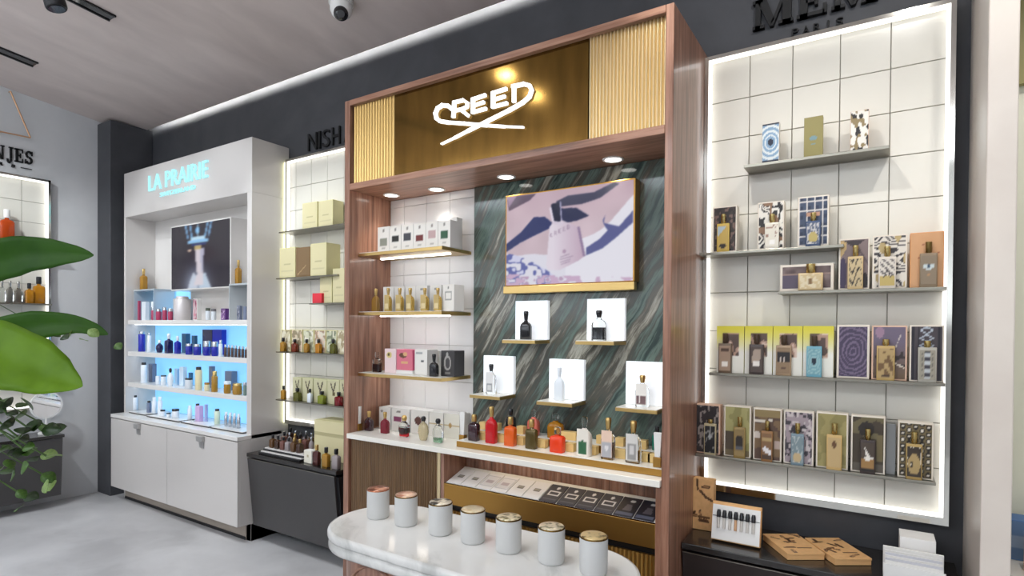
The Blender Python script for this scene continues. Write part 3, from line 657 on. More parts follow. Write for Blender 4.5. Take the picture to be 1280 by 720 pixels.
NAVY = plain('cobalt_glass', 26, 34, 160, .12, coat=.4); NAVYD = plain('navy_glass', 24, 24, 74, .12, coat=.4); SILV = plain('silver_cap', 190, 194, 200, .2, .9)
PINKP = plain('rose_print', 170, 60, 92, .4); FROST = plain('frosted_white', 226, 232, 238, .3, coat=.3); BEIGE = plain('beige_cream', 232, 220, 180, .3)
GOLDL = liquid('gold_liquid', 190, 140, 50, .3); LILAC = plain('lilac_card', 204, 178, 222, .5); PURP = plain('plum_print', 100, 58, 130, .4); TEAL = plain('teal_box', 58, 96, 128, .4)
GREYB = plain('slate_box', 112, 122, 146, .4); BLUEB2 = plain('royal_blue_box', 22, 40, 176, .35); BLKCAP = plain('black_cap', 24, 22, 26, .3, coat=.3)
SKIN = 'skincare on the blue lit shelves'
def sk(label, pl, pr, pt, zs, kind, body, cap, y=2.45, **k):
    return botpx(label, pl, pr, pt, y, zs, kind, body, cap, dr=.9, pb=pt+20, name='skincare_'+('jar' if kind == 'jar' else 'tube' if kind == 'tube' else 'bottle'), cat='jar' if kind == 'jar' else 'bottle', **k)
def skb(label, pl, pr, pt, zs, body, y=2.45, dep=.05, paint=None):
    a, b = on_y(pl, pt+10, y).x, on_y(pr, pt+10, y).x; wd = (b-a)/(1+.55*abs(a)/y); zt = on_y((pl+pr)/2, pt, y).z
    return carton('skincare_box', label, a, a+wd, y, zs+.0006, zt, wd*.55, body, paint, .1, None, 8, 10)
# gold bottles on the clear ledges
sk('gold bottle standing alone on the left acrylic riser', 175, 184, 336, 1.815, 'square', GOLDL, GOLD, y=2.5)
sk('gold bottle on the right acrylic riser beside the screen', 294, 302, 325, 1.815, 'square', GOLDL, GOLD, y=2.5)
# row 1
z = 1.548
skb('slim raspberry carton at the left of the top skincare shelf', 172, 176, 376, z, PINKP)
skb('pale grey carton right of the slim raspberry one', 177, 187, 377, z, FROST, dep=.04)
skb('silver white carton third from the left on the top skincare shelf', 188.5, 194, 377, z, WHITE, y=2.5)
for i, (a, b, t) in enumerate(((189, 193.5, 384), (195, 202, 386), (203, 209, 384), (210, 216, 386))):
    sk('small raspberry jar left of the big silver drum, %s in its row' % ['first', 'second', 'third', 'last'][i], a, b, t, z, 'jar', PINKP, SILV, group='raspberry jars')
o = sk('big pale silver drum in the middle of the top skincare shelf', 217.5, 238, 370.5, z, 'cyl', plain('pearl_silver', 212, 206, 206, .3, .2), plain('pearl_lid', 216, 210, 210, .3, .2), y=2.52, capf=.1)
skb('silver carton with a pink flower print behind a raspberry jar', 241, 252, 373, z, WHITE, y=2.46, paint=pattern('blotch', [(214, 196, 206), (150, 50, 90), (230, 120, 150)], 5))
sk('low white jar with green lid on the top skincare shelf', 257, 263, 385, z, 'jar', FROST, plain('moss_lid', 84, 92, 78, .4))
sk('low white jar with grey lid beside the green lidded jar', 264, 270, 386, z, 'jar', FROST, plain('grey_lid', 110, 108, 112, .4))
skb('plum and violet carton near the right of the top skincare shelf', 276, 287, 385.5, z, PURP, paint=pattern('blotch', [(120, 70, 150), (200, 170, 220), (70, 30, 90)], 8))
skb('slate patterned carton at the right end of the top skincare shelf', 296, 303, 382, z, GREYB, paint=pattern('floral', [(90, 100, 130), (180, 186, 204), (50, 60, 90)], 3))
skb('slate blue carton last on the right of the top skincare shelf', 304, 310, 383, z, GREYB)
# row 2
z = 1.276
sk('tall cobalt bottle at the left of the second skincare shelf', 173, 181.5, 414, z, 'cyl', NAVY, SILV, capf=.14)
sk('clear slim bottle right of the tall cobalt one', 184, 189, 416, z, 'cyl', FROST, SILV, capf=.14)
sk('small round navy bottle with white cap, second shelf', 195, 204, 425, z, 'round', NAVYD, FROST)
sk('tallest navy bottle with white pump, second shelf', 206, 216, 417, z, 'square', NAVYD, FROST)
sk('navy bottle with a pale stripe left of the teal cartons', 218, 226, 420, z, 'square', NAVY, FROST)
skb('teal carton behind the navy jars, left one', 227, 238, 417, z, TEAL, y=2.54); skb('shorter teal carton right of its taller neighbour', 239.5, 247, 419.5, z, TEAL, y=2.54)
sk('low cobalt jar with silver lid, left of a matching jar', 232, 240.5, 429.5, z, 'jar', NAVY, SILV, y=2.42); sk('low cobalt jar with silver lid, right of a matching jar', 242, 251, 430, z, 'jar', NAVY, SILV, y=2.42)
o = MB().bbox(on_y(253, 418, 2.56).x, on_y(265, 418, 2.56).x, 2.56, 2.6, z, on_y(258, 412, 2.56).z, .001).build('skincare_box', NAVYD); tag(o, 'tall navy carton behind the jars on the second skincare shelf', 'box')
o = MB().bbox(on_y(265.5, 418, 2.56).x, on_y(277, 418, 2.56).x, 2.56, 2.6, z, on_y(270, 412, 2.56).z, .001).build('skincare_box', BLUEB2); tag(o, 'tall royal blue carton right of the navy one', 'box')
sk('cobalt jar with tall silver collar under the navy carton', 254, 263, 426, z, 'jar', NAVY, SILV, capf=.4, y=2.42); sk('cobalt jar with wide silver lid right of its twin', 264.5, 272.5, 427, z, 'jar', NAVY, SILV, capf=.35, y=2.42)
sk('clear bottle between the cobalt jars and the vial row', 273.5, 278, 425, z, 'cyl', FROST, SILV, y=2.42)
for i in range(7): sk('tiny brown vial, %s from the left in the row on the second skincare shelf' % ['first', 'second', 'third', 'fourth', 'fifth', 'sixth', 'seventh'][i], 280+i*4.3, 283.6+i*4.3, 430.5+i*.5, z, 'cyl', plain('brown_vial', 84, 66, 62, .2), SILV, y=2.42, group='tiny brown vials')
# row 3
z = 1.006
sk('tall white tube with black cap at the left, third shelf', 176, 183.5, 453, z, 'cyl', FROST, BLKCAP, capf=.12)
skb('slate carton right of the white tube, third shelf', 185.5, 196, 455, z, GREYB, y=2.52)
sk('small white jar, first of two by the slate carton', 194.5, 200, 470, z, 'jar', FROST, FROST); sk('small white jar with dark lid, second by the slate carton', 201, 208, 469, z, 'jar', FROST, BLKCAP, capf=.12)
sk('white pump bottle with black top, third shelf', 209, 217, 460, z, 'round', FROST, BLKCAP)
skb('pale blue carton left of the clear carton, third shelf', 218, 225, 461, z, plain('ice_card', 168, 200, 226, .4), y=2.53); skb('large clear carton in the middle, third shelf', 224, 234, 459, z, plain('ice_white', 206, 224, 238, .3), y=2.5)
skb('small blue cube behind a white jar, third shelf', 235.5, 241.5, 466, z, TEAL, y=2.54)
sk('white jar with black lid, third shelf middle', 231.5, 240.5, 472.5, z, 'jar', FROST, BLKCAP, y=2.42, capf=.15)
sk('tall beige bottle with black cap, third shelf', 244, 252.5, 458.5, z, 'cyl', BEIGE, BLKCAP, capf=.13, y=2.42)
skb('blue grey carton behind the gold bottle, third shelf', 261, 269, 458, z, GREYB, y=2.55)
sk('small gold jar left of the gold bottle, third shelf', 255.5, 262, 478, z, 'jar', BEIGE, GOLDL, y=2.42); sk('upright gold bottle, third shelf', 264.5, 272, 464, z, 'cyl', GOLDL, GOLD, y=2.42)
skb('wide blue grey carton behind the gold jars, third shelf', 281, 297, 464.5, z, GREYB, y=2.55)
sk('gold jar left of the largest gold jar, third shelf', 280, 288.5, 476.5, z, 'jar', GOLDL, FROST, y=2.42); sk('largest gold jar near the right end, third shelf', 291, 302.5, 479, z, 'jar', GOLDL, GOLD, y=2.42)
sk('half hidden grey green jar at the right end, third shelf', 304, 308.5, 478, z, 'jar', plain('sage', 120, 140, 130, .3), SILV, y=2.42)
# counter row on little trays
zc = .7445
def tray(label, pl, pr, y0, y1):
    a, b = on_y(pl, 530, y0).x, on_y(pr, 530, y0).x
    o = thing('product_tray', ((a+b)/2, (y0+y1)/2, zc), label, 'tray'); MB().bbox(a, b, y0, y1, zc+.0005, zc+.006, .001).build('base', BLACKM, o); MB().bbox(a+.004, b-.004, y0+.004, y1-.004, zc+.0062, zc+.012, .001).build('top', WHITEL, o)
tray('small white tray with dark edge, leftmost on the white counter', 161, 181, 2.38, 2.52); tray('long white tray with the short white jars on the white counter', 183, 222.5, 2.36, 2.52)
tray('white tray under the lilac carton on the white counter', 226, 260.5, 2.36, 2.52); tray('white tray at the right end of the white counter', 262.5, 303, 2.36, 2.52)
z = zc+.0122
sk('clear cylinder bottle alone on the leftmost white tray', 165, 172, 494, z, 'cyl', FROST, BLKCAP, capf=.14)
sk('grey bottle with dark cap at the left end of the long tray', 183.5, 189, 501, z, 'cyl', GREYB, BLKCAP, capf=.16)
sk('tall white tube, left of a pair on the long tray', 190, 196, 496.5, z, 'cyl', FROST, FROST); sk('tall white tube, right of a pair on the long tray', 197, 203, 496, z, 'cyl', FROST, FROST)
sk('small white jar with black lid, first on the long tray', 200.5, 206.5, 512, z, 'jar', FROST, BLKCAP, y=2.41); sk('tiny white jar with black lid, lowest on the long tray', 208, 213.5, 516, z, 'jar', FROST, BLKCAP, y=2.41)
sk('wide white jar with black lid at the right end of the long tray', 215, 224, 511, z, 'jar', FROST, BLKCAP, y=2.43)
sk('slim white tube left of the lilac carton', 234.5, 240, 507, z, 'cyl', FROST, FROST); sk('small bottle with black cap in front of the lilac carton', 239.5, 243.5, 524, z, 'cyl', FROST, BLKCAP, y=2.40, capf=.4)
skb('lilac carton on the white counter', 244, 254.5, 508, z, LILAC, y=2.43); sk('black cap bottle behind the lilac carton', 244, 250, 504.5, z, 'cyl', FROST, BLKCAP, y=2.5, capf=.25)
skb('clear violet carton right of the lilac one', 255.5, 260, 506, z, plain('violet_clear', 160, 170, 214, .3), y=2.46)
sk('pale green bottle with black cap near the right of the counter', 268, 275, 511, z, 'cyl', plain('mint_cream', 208, 222, 200, .3), BLKCAP, capf=.14)
for i in range(4): sk('silver slim bottle, %s of four at the right end of the white counter' % ['first', 'second', 'third', 'last'][i], 280.5+i*5.2, 285+i*5.2, 515+i*.8, z, 'cyl', SILV, FROST, y=2.44, group='silver slim bottles')

# ================================================================== HANGING COUNTER AND CARTONS BESIDE THE WHITE CABINET
def hanging_counter(label, x0, x1, ztop, zb, yf, yb, front=COUNTER):
    r = thing('hanging_cabinet', ((x0+x1)/2, 2.5, zb), label, 'cabinet')
    mb = MB(); pr = [(YW-.001, zb), (yb, zb), (yf+.016, ztop-.042), (YW-.001, ztop-.042)]; P = [(x0, a, b) for a, b in pr]+[(x1, a, b) for a, b in pr]
    mb.add(P, [(0, 1, 2, 3), (7, 6, 5, 4)]+[(i+4, (i+1) % 4+4, (i+1) % 4, i) for i in range(4)]); mb.build('body', BLACKM, r)
    mb = MB(); a, b = x0+.004, x1-.022; q = [(yb-.018, zb+.003), (yf, ztop-.036), (yf+.015, ztop-.036), (yb-.001, zb+.003)]
    P = [(a, u, v) for u, v in q]+[(b, u, v) for u, v in q]; mb.add(P, [(0, 1, 2, 3), (7, 6, 5, 4)]+[(i+4, (i+1) % 4+4, (i+1) % 4, i) for i in range(4)]); mb.build('flap_front', front, r)
    mb = MB(); mb.box(a, b, yf-.0015, yf+.0005, ztop-.039, ztop-.0355); mb.build('edge_trim', STEEL, r)
    MB().bbox(x0, x1, yf-.004, YW-.001, ztop-.026, ztop, .003).build('top', COUNTERB, r)
    return r
hanging_counter('dark grey floating counter between the white and walnut cabinets', -3.652, -2.74, .628, .115, 2.335, 2.40)
zc = .6285
# cartons of the half hidden panel
def yb(label, pl, pr, pt, zs, yf=2.54, dep=.10, m=None, group=None, paint=None, **k):
    return cartpx(label, pl, pr, pt, yf, zs, dep, m or YELLOWB, paint or (lambda U, V: put(put(fill(U, (224, 216, 166)), rect(U, V, .25, .75, .42, .46), (186, 178, 128)), rect(U, V, .1, .9, .2, .22), (206, 198, 150))), border=.04, group=group, py=pt+15, **k)
yb('pale yellow carton on the top shelf, left of a pair', 378, 396.5, 253, 2.172, dep=.09); yb('pale yellow carton on the top shelf, right of a pair', 398, 416, 250.5, 2.172, dep=.09)
yb('pale yellow carton overhanging the left end of the second shelf', 349.5, 369, 309.5, 1.846, 2.53, .08)
yb('brown kraft coloured carton between two yellow ones on the second shelf', 370, 387.5, 309, 1.846, 2.53, .08, m=plain('brown_card', 134, 104, 66, .6), paint=lambda U, V: put(fill(U, (134, 104, 66)), seg(U, V, (.1, .05), (.7, .35), .02), (190, 160, 110)))
yb('large pale yellow carton on the second shelf, right of the brown one', 388, 408, 304, 1.846, 2.53, .13)
yb('olive shaded yellow carton behind the red carton', 400, 415, 346, 1.662, 2.56, .06); yb('yellow carton at the right of the third shelf', 416, 431, 335.5, 1.662, 2.54, .08)
cartpx('small bright red carton on the third shelf', 390.5, 402, 366.5, 2.54, 1.662, .035, plain('red_card', 222, 52, 66, .5), None, py=372)
FLOR = [[(224, 216, 180), (176, 160, 120), (240, 236, 214)], [(230, 220, 192), (160, 146, 112), (236, 206, 180)], [(218, 220, 190), (160, 160, 126), (236, 236, 220)], [(230, 224, 206), (182, 150, 120), (246, 220, 200)], [(206, 212, 182), (130, 142, 112), (238, 236, 214)]]
for i, (a, b, t) in enumerate(((351, 363, 412), (364.5, 378, 412), (379, 392, 412.5), (393, 407, 412.5), (408, 421, 413), (421.5, 433, 413))):
    yb('cream floral carton, number %s from the left on the fourth shelf' % ['one', 'two', 'three', 'four', 'five', 'six'][i], a, b, t, 1.325, 2.565, .06, paint=pattern('blotch', FLOR[i % 5], 20+i))
BOT4 = [(350, 358, 422, GOLDL), (364, 373, 424, liquid('brown_liquid', 150, 60, 30)), (379.5, 387, 424, GOLDL), (394, 402.5, 424, AMB), (412, 421, 424, liquid('olive_liquid', 120, 120, 40))]
for i, (a, b, t, mm) in enumerate(BOT4):
    botpx('%s bottle with dark cap before the floral cartons' % ['small gold', 'red brown', 'yellow gold', 'bright amber', 'olive'][i], a, b, t, 2.542, 1.325, 'square', mm, BLKCAP, py=432)
for i, (a, b, t) in enumerate(((366, 377, 472), (378, 391, 472.5), (392, 408.5, 474), (409, 424, 475), (424.5, 436, 475.5))):
    yb('pale green carton with a dark sprig, number %s from the left on the fifth shelf' % ['one', 'two', 'three', 'four', 'five'][i], a, b, t, .985, 2.565, .06,
       m=plain('sage_card', 206, 204, 162, .55), paint=lambda U, V: put(put(put(fill(U, (208, 206, 164)), seg(U, V, (.3, .85), (.55, .45), .05, 1.6), (70, 56, 40)), seg(U, V, (.7, .9), (.5, .45), .05, 1.6), (70, 56, 40)), ell(U, V, .55, .42, .14, .09), (96, 84, 40)))
for a, b, t, mm, lab in ((351, 358, 482, GOLDL, 'gold bottle at the left end of the fifth shelf'), (366.5, 377, 485, liquid('olive_liquid', 120, 120, 40), 'olive bottle before the first sprig carton'), (384, 391, 486, FROST, 'white bottle before the second sprig carton'),
                       (397, 408, 489, plain('lime_black', 120, 130, 40, .2), 'lime green bottle with black side before the third sprig carton'), (418, 429, 490, liquid('ruby_liquid', 150, 16, 30), 'ruby red bottle before the last sprig carton')):
    botpx(lab, a, b, t, 2.542, .985, 'square', mm, BLKCAP, py=t+10)
# counter goods
a, b = on_z(322, 556, zc).x, on_z(386, 574, zc).x
r = thing('sample_tray', (-3.3, 2.5, zc), 'stepped white and black tray crowded with sample bottles', 'tray')
x0, x1 = -3.56, -3.12
MB().bbox(x0, x1, 2.36, 2.64, zc+.0005, zc+.012, .001).build('base', BLACKM, r); MB().bbox(x0+.004, x1-.004, 2.375, 2.64, zc+.0122, zc+.02, .001).build('middle_tier', WHITEL, r)
MB().bbox(x0+.008, x1-.006, 2.39, 2.64, zc+.0202, zc+.03, .001).build('spacer', BLACKM, r); MB().bbox(x0+.012, x1-.01, 2.40, 2.638, zc+.0302, zc+.038, .001).build('top_tier', WHITEL, r)
DKB = [plain('dark_amber', 92, 62, 34, .15, coat=.3), plain('dark_brown_glass', 66, 44, 34, .15, coat=.3), plain('rose_brown_glass', 112, 74, 66, .15, coat=.3), plain('pearl_grey_glass', 150, 140, 140, .2, coat=.3)]
rg = random.Random(7); k = 0
for j, y in enumerate((2.43, 2.50, 2.57)):
    for i in range(7):
        x = x0+.06+i*.058+(j % 2)*.028
        if x > x1-.04: continue
        wd = .036+rg.random()*.006; h = .085+rg.random()*.02+j*.006
        bottle('small dark sample bottle, %s row, %s from the left on the stepped tray' % (['front', 'middle', 'back'][j], ['first', 'second', 'third', 'fourth', 'fifth', 'sixth', 'seventh'][i]), x, y, zc+.038, wd, wd, h, rg.choice(['square', 'round', 'square']), DKB[k % 4] if rg.random() < .7 else DKB[1], rg.choice([BLKCAP, GOLD, BLKCAP, SILV]), group='dark sample bottles', name='sample_bottle'); k += 1
o = cartpx('lower pale yellow gift box on the floating counter', 393, 434, 543, 2.50, zc, .15, YELLOWB, lambda U, V: put(fill(U, (224, 216, 166)), rect(U, V, 0, 1, .92, 1), (190, 182, 132)), border=.0, py=550)
zt = on_y(413, 543, 2.50).z
cartpx('upper pale yellow gift box stacked on the lower one', 393, 434, 527, 2.50, zt+.001, .15, YELLOWB, lambda U, V: put(fill(U, (226, 218, 168)), rect(U, V, 0, 1, .0, .06), (190, 182, 132)), border=.0, py=535)
cartpx('small white cube beside the stepped tray', 380, 389.5, 563, 2.37, zc, .045, WHITE, lambda U, V: put(fill(U, (238, 236, 220)), rect(U, V, .4, .6, .45, .65), (190, 180, 140)), border=.02, py=570)
for a, b, t, mm, cp, lab in ((391, 401, 556, plain('dark_red_brown', 74, 34, 30, .15, coat=.3), GOLD, 'red brown bottle with gold cap at the counter front'), (402.5, 413, 559, GOLDL, BLKCAP, 'gold bottle right of the red brown one at the counter front'), (414.5, 426, 561, plain('pearl_grey_glass', 150, 140, 140, .2), BLKCAP, 'pearl grey bottle at the right end of the counter front')):
    botpx(lab, a, b, t, 2.375, zc, 'square', mm, cp, py=t+10)

# ================================================================== WALNUT PERFUME CABINET
r = thing('perfume_cabinet', (-1.565, 2.4, 0), 'tall walnut cabinet with brass sign, green marble back and white tile bay', 'cabinet')
CAB = r
CL, CR, CF, CB, CT = -2.475, -.656, 2.156, 2.47, 2.742
SOF, CZ = 2.252, .92
il, ir = CL+.04, CR-.032
MB().bbox(CL, il, CF, YW-.002, 0, CT, .004).build('side_panel', WALNUT, r)
MB().bbox(ir, CR, CF, YW-.002, 0, CT, .004).build('side_panel', WALNUT, r)
MB().bbox(il, ir, CF, YW-.002, 2.712, CT, .003).build('top_panel', WALNUT_H, r)
so = MB().bbox(il, ir, CF, YW-.002, SOF, SOF+.034, .003).build('soffit', WALNUT_H, r)
for x, y in ((-2.32, 2.36), (-2.01, 2.385), (-1.548, 2.367), (-.985, 2.366)):
    d = MB()
    n = 28; R0, R1 = .047, .036
    v = [(x+rr*math.cos(2*math.pi*k/n), y+rr*math.sin(2*math.pi*k/n), z) for rr, z in ((R0, SOF-.001), (R0, SOF-.004), (R1, SOF-.005), (R1, SOF-.001)) for k in range(n)]
    d.add(v, [(j*n+k, j*n+(k+1) % n, ((j+1) % 4)*n+(k+1) % n, ((j+1) % 4)*n+k) for j in range(4) for k in range(n)], 0, True)
    dl = d.build('downlight', WHITE, r); MB().cyl(x, y, SOF-.0035, SOF-.001, .0355, 24).build('diffuser', DOWN, dl)
    spot('downlight_beam', (x, y, SOF-.012), (x, y-.02, 0), 7, 95, .9, .03, (1, .95, .88))
# brass sign
ys = 2.182
sg = MB().box(-2.124, -1.022, ys, ys+.012, SOF+.034, 2.712).build('sign_panel', GOLDP, r)
def flutes(name, x0, x1, z0, z1, y, n, m, parent, dep=.008):
    mb = MB(); wd = (x1-x0)/n; K = 6
    for i in range(n):
        prof = [(x0+wd*(i+k/K), y-dep*math.sin(math.pi*k/K)) for k in range(K+1)]
        v = [(a, b, z) for z in (z0, z1) for a, b in prof]
        mb.add(v, [(k, k+1, k+K+2, k+K+1) for k in range(K)], 0, True)
        mb.add(v, [tuple(range(K+1)), tuple(range(2*K+1, K, -1))])
    mb.box(x0, x1, y+.0001, y+.01, z0, z1); return mb.build(name, m, parent)
flutes('fluted_panel', il+.002, -2.126, SOF+.034, 2.712, ys+.004, 15, GOLD, r); flutes('fluted_panel', -1.02, ir-.002, SOF+.034, 2.712, ys+.004, 22, GOLDF, r)
def lg(pts): 
    q = [on_y(420+a/2.667, b/2.667, ys-.01) for a, b in pts]; return [(p.x, p.z) for p in q]
ya, yb_ = ys-.016, ys-.001; mb = None
def stroke(pts, wd): mb.ribbon_xz(lg(pts), wd*.8, ya, yb_)
mb = MB(); stroke([(386, 364), (374, 353), (354, 351), (338, 361), (331, 378), (335, 395), (347, 404), (372, 408)], .021); stroke([(372, 408), (430, 412), (500, 418)], .018); stroke([(500, 418), (560, 422)], .015); stroke([(560, 422), (624, 424)], .010)
mb.build('logo_letter', LOGO, sg); mb = MB()
stroke([(394, 340), (391, 389)], .021); stroke([(394, 341), (424, 334), (438, 343), (436, 356), (420, 364), (394, 369)], .017); stroke([(416, 366), (440, 385)], .019)
mb.build('logo_letter', LOGO, sg)
for a, b, c, d in ((456, 330, 375, 41), (523, 309, 357, 44)):
    mb = MB()
    stroke([(a, b), (a, c)], .021); stroke([(a, b+1), (a+d, b-13)], .017); stroke([(a, (b+c)/2), (a+d-5, (b+c)/2-12)], .016); stroke([(a, c-1), (a+d+2, c-13)], .017); mb.build('logo_letter', LOGO, sg)
mb = MB()
stroke([(588, 288), (626, 280), (645, 285), (652, 300), (645, 322), (622, 342), (580, 366)], .019); stroke([(593, 290), (593, 338)], .02); stroke([(580, 366), (510, 401), (440, 436)], .018); stroke([(440, 436), (396, 459)], .014); stroke([(396, 459), (352, 480)], .009)
mb.build('logo_letter', LOGO, sg)
# white tile bay and marble back
MB().box(il, -1.817, CB+.012, CB+.03, CZ, SOF).build('grout_bed', GROUT, r)
cache = {}; xs = [il+.001, -2.325, -2.155, -1.985, -1.818]; zs = [CZ+.002]+[1.005+.2*k for k in range(7)]+[SOF-.001]
for i in range(4):
    for j in range(len(zs)-1):
        wd, ht = xs[i+1]-xs[i]-.002, zs[j+1]-zs[j]-.002
        if ht < .01: continue
        k = (round(wd, 4), round(ht, 4)); loc = Vector(((xs[i]+xs[i+1])/2, CB+.006, (zs[j]+zs[j+1])/2))-r.location
        if k not in cache:
            t = MB().bbox(-wd/2, wd/2, -.006, .006, -ht/2, ht/2, .0012).build('tile', TILEW, r, world=False); t.location = loc; cache[k] = t
        else: share('tile', cache[k], loc, r)
MB().bbox(-1.812, ir-.001, CB-.01, CB+.03, CZ, SOF-.001, .002).build('marble_panel', GREEN, r)
for z in (1.915, 1.588, 1.25):
    s = MB().bbox(il+.001, -1.835, 2.222, CB-.002, z-.02, z-.003, .001).build('shelf', GOLD, r)
    MB().box(il+.002, -1.839, 2.226, CB-.003, z-.0028, z).build('shelf_top', STONEW, s)
    MB().bbox(il+.03, -1.90, 2.36, 2.375, z-.0245, z-.0203, .001).build('light_strip', LEDH, s)
# lower part
flutes('fluted_door', il+.001, -1.812, .06, .888, 2.178, 40, FLUTEW, r, .005)
MB().box(-1.809, -1.79, 2.165, 2.2, .06, .888).build('brass_post', mat('pale_brass', s255(210, 190, 150), .3, 1), r)
MB().box(-1.788, -1.768, 2.166, 2.46, .06, .888).build('niche_side', WALNUT, r); MB().box(-.712, ir-.001, 2.166, 2.46, .06, .888).build('niche_side', WALNUT, r)
flutes('niche_back', -1.767, -.713, .66, .888, 2.342, 40, WALNUT, r, .004)
dr = MB().bbox(-1.767, -.713, 2.166, 2.20, .645, .742, .002).build('drawer_front', BRONZE, r)
MB().box(-1.767, -.713, 2.1655, 2.172, .7425, .746).build('brass_lip', GOLDP, dr)
mb = MB(); sl = math.tan(math.radians(17))
mb.add([(x, y, z) for x in (-1.766, -.714) for y, z in ((2.173, .736), (2.335, .736+.162*sl), (2.335, .742+.162*sl), (2.173, .742))], [(0, 1, 2, 3), (7, 6, 5, 4), (0, 4, 5, 1), (1, 5, 6, 2), (2, 6, 7, 3), (3, 7, 4, 0)])
mb.build('sloping_tray', STONEW, r)
MB().box(-1.767, -.713, 2.21, 2.40, .60, .644).build('shadow_gap_rail', BLACKM, r)
flutes('fluted_base', -1.767, -.713, .06, .61, 2.19, 58, BRONZE, r, .006)
MB().box(il, ir, 2.22, 2.46, 0, .058).build('kick_board', BLACKM, r)
MB().box(-1.6, -.9, 2.318, 2.328, .878, .886).build('light_strip', LEDW, r)
top = MB().bbox(il+.001, ir-.001, 2.142, CB-.011, .893, CZ, .0025).build('countertop', STONEW)
tag(top, 'long white stone worktop of the walnut cabinet carrying the perfume bottles', 'countertop')

# big lit picture screen
def paint_ad(U, V):
    n = vnoise(U, V, 4, 3, 2); n2 = vnoise(U, V, 9, 6, 5); n3 = vnoise(U, V, 28, 22, 8)
    im = np.ones(U.shape+(3,))*c3(212, 190, 200); im = im+(n2[..., None]-.5)*.06; im = im*1.0
    top = np.clip((V-.6)*1.4, 0, .6)[..., None]; im = im*(1-top)+c3(186, 152, 166)*top
    snow = (V < .40+.42*np.clip((U-.55)/.45, 0, 1)**1.3+.03*np.sin(U*14)) & (U > .38); put(im, snow, (236, 234, 244))
    put(im, (V < .30+.12*n2) & (U < .5), (228, 226, 238))
    put(im, poly(U, V, [(0, .38), (.0, .47), (.12, .58), (.24, .74), (.33, .73), (.39, .66), (.37, .6), (.25, .54), (.12, .47)]), (44, 52, 104))
    put(im, poly(U, V, [(.0, .98), (.02, .84), (.2, .93), (.26, 1), (.03, 1)]), (88, 64, 88)); put(im, poly(U, V, [(.0, 1), (.02, .88), (.09, 1)]), (150, 120, 150))
    put(im, poly(U, V, [(.42, .88), (.52, .93), (.72, .93), (.86, 1), (.9, .98), (.76, .86), (.62, .82), (.44, .82)]), (58, 56, 84))
    put(im, poly(U, V, [(.44, .64), (.46, .80), (.58, .79), (.68, .69), (.58, .65)]), (36, 40, 78))
    put(im, poly(U, V, [(.80, .68), (.79, .60), (.90, .55), (1, .70), (1, .58), (.88, .44), (.78, .34), (.66, .28), (.66, .36), (.76, .44), (.82, .52), (.80, .56), (.78, .62)]), (88, 92, 146))
    fl = (V < .36-.28*np.clip(U/.42, 0, 1)**1.5) & (U < .42); put(im, fl & (n3 > .45), (98, 104, 168)); put(im, fl & (n3 > .66), (214, 214, 240)); put(im, (V < .13-.1*U) & (n3 > .5), (206, 176, 204)); put(im, (V < .09) & (U < .5) & (n3 < .3), (190, 160, 190))
    body = poly(U, V, [(.345, .20), (.37, .62), (.42, .68), (.47, .675), (.58, .60), (.60, .58), (.645, .27), (.60, .23), (.45, .14), (.36, .15)]); sh = np.clip((U-.40)/.24, 0, 1)[..., None]
    b2 = c3(232, 222, 234)*(1-sh)+c3(198, 172, 192)*sh; im[body] = b2[body]
    put(im, poly(U, V, [(.38, .86), (.39, .72), (.41, .66), (.455, .655), (.47, .72), (.45, .87)]), (24, 26, 54)); put(im, seg(U, V, (.375, .82), (.40, .66), .009), (236, 226, 240)); put(im, seg(U, V, (.455, .87), (.465, .68), .006), (170, 166, 196)); put(im, seg(U, V, (.41, .655), (.46, .64), .018), (222, 210, 226))
    put(im, seg(U, V, (.60, .58), (.645, .28), .01), (150, 128, 160))
    for k, ch in enumerate('CREED'):
        x = .385+k*.034; zz = .525+k*.017
        if ch == 'C': put(im, (ell(U, V, x, zz, .011, .022) & ~ell(U, V, x+.005, zz, .008, .014)), (168, 146, 170))
        if ch == 'R': put(im, seg(U, V, (x-.008, zz-.02), (x-.008, zz+.022), .003) | (ell(U, V, x, zz+.01, .009, .013) & ~ell(U, V, x, zz+.01, .005, .007)) | seg(U, V, (x, zz), (x+.01, zz-.02), .003), (168, 146, 170))
        if ch == 'E': put(im, seg(U, V, (x-.008, zz-.02), (x-.008, zz+.022), .003) | seg(U, V, (x-.008, zz-.02), (x+.008, zz-.016), .003) | seg(U, V, (x-.008, zz+.0), (x+.006, zz+.004), .003) | seg(U, V, (x-.008, zz+.02), (x+.008, zz+.024), .003), (168, 146, 170))
        if ch == 'D': put(im, (ell(U, V, x-.004, zz+.002, .015, .024) & ~ell(U, V, x-.004, zz+.002, .010, .016) & (U > x-.008)) | seg(U, V, (x-.008, zz-.02), (x-.008, zz+.022), .003), (168, 146, 170))
    put(im, ell(U, V, .49, .34, .014, .02), (178, 150, 176))
    for a, b, c in ((.47, .29, .06), (.465, .265, .09), (.47, .235, .07), (.475, .212, .06)): put(im, seg(U, V, (a-.01, b-.01), (a+c, b+.018), .003), (150, 128, 156))
    return blur(im, 3)
ty = 2.40
r = thing('advertising_screen', (-1.24, ty+.03, 1.672), 'large lit picture of a pale perfume bottle on snow, on the green marble', 'screen')
MB().bbox(-1.573, -.893, ty, CB-.0105, 1.712, 2.166, .003).build('frame', BRONZE, r)
print_grid('picture', -1.565, -.901, 1.716, 2.158, ty-.0008, 220, 160, paint_ad, r, SCREEN)
MB().bbox(-1.576, -.89, ty-.012, ty+.02, 1.674, 1.711, .003).build('brass_bar', GOLD, r)

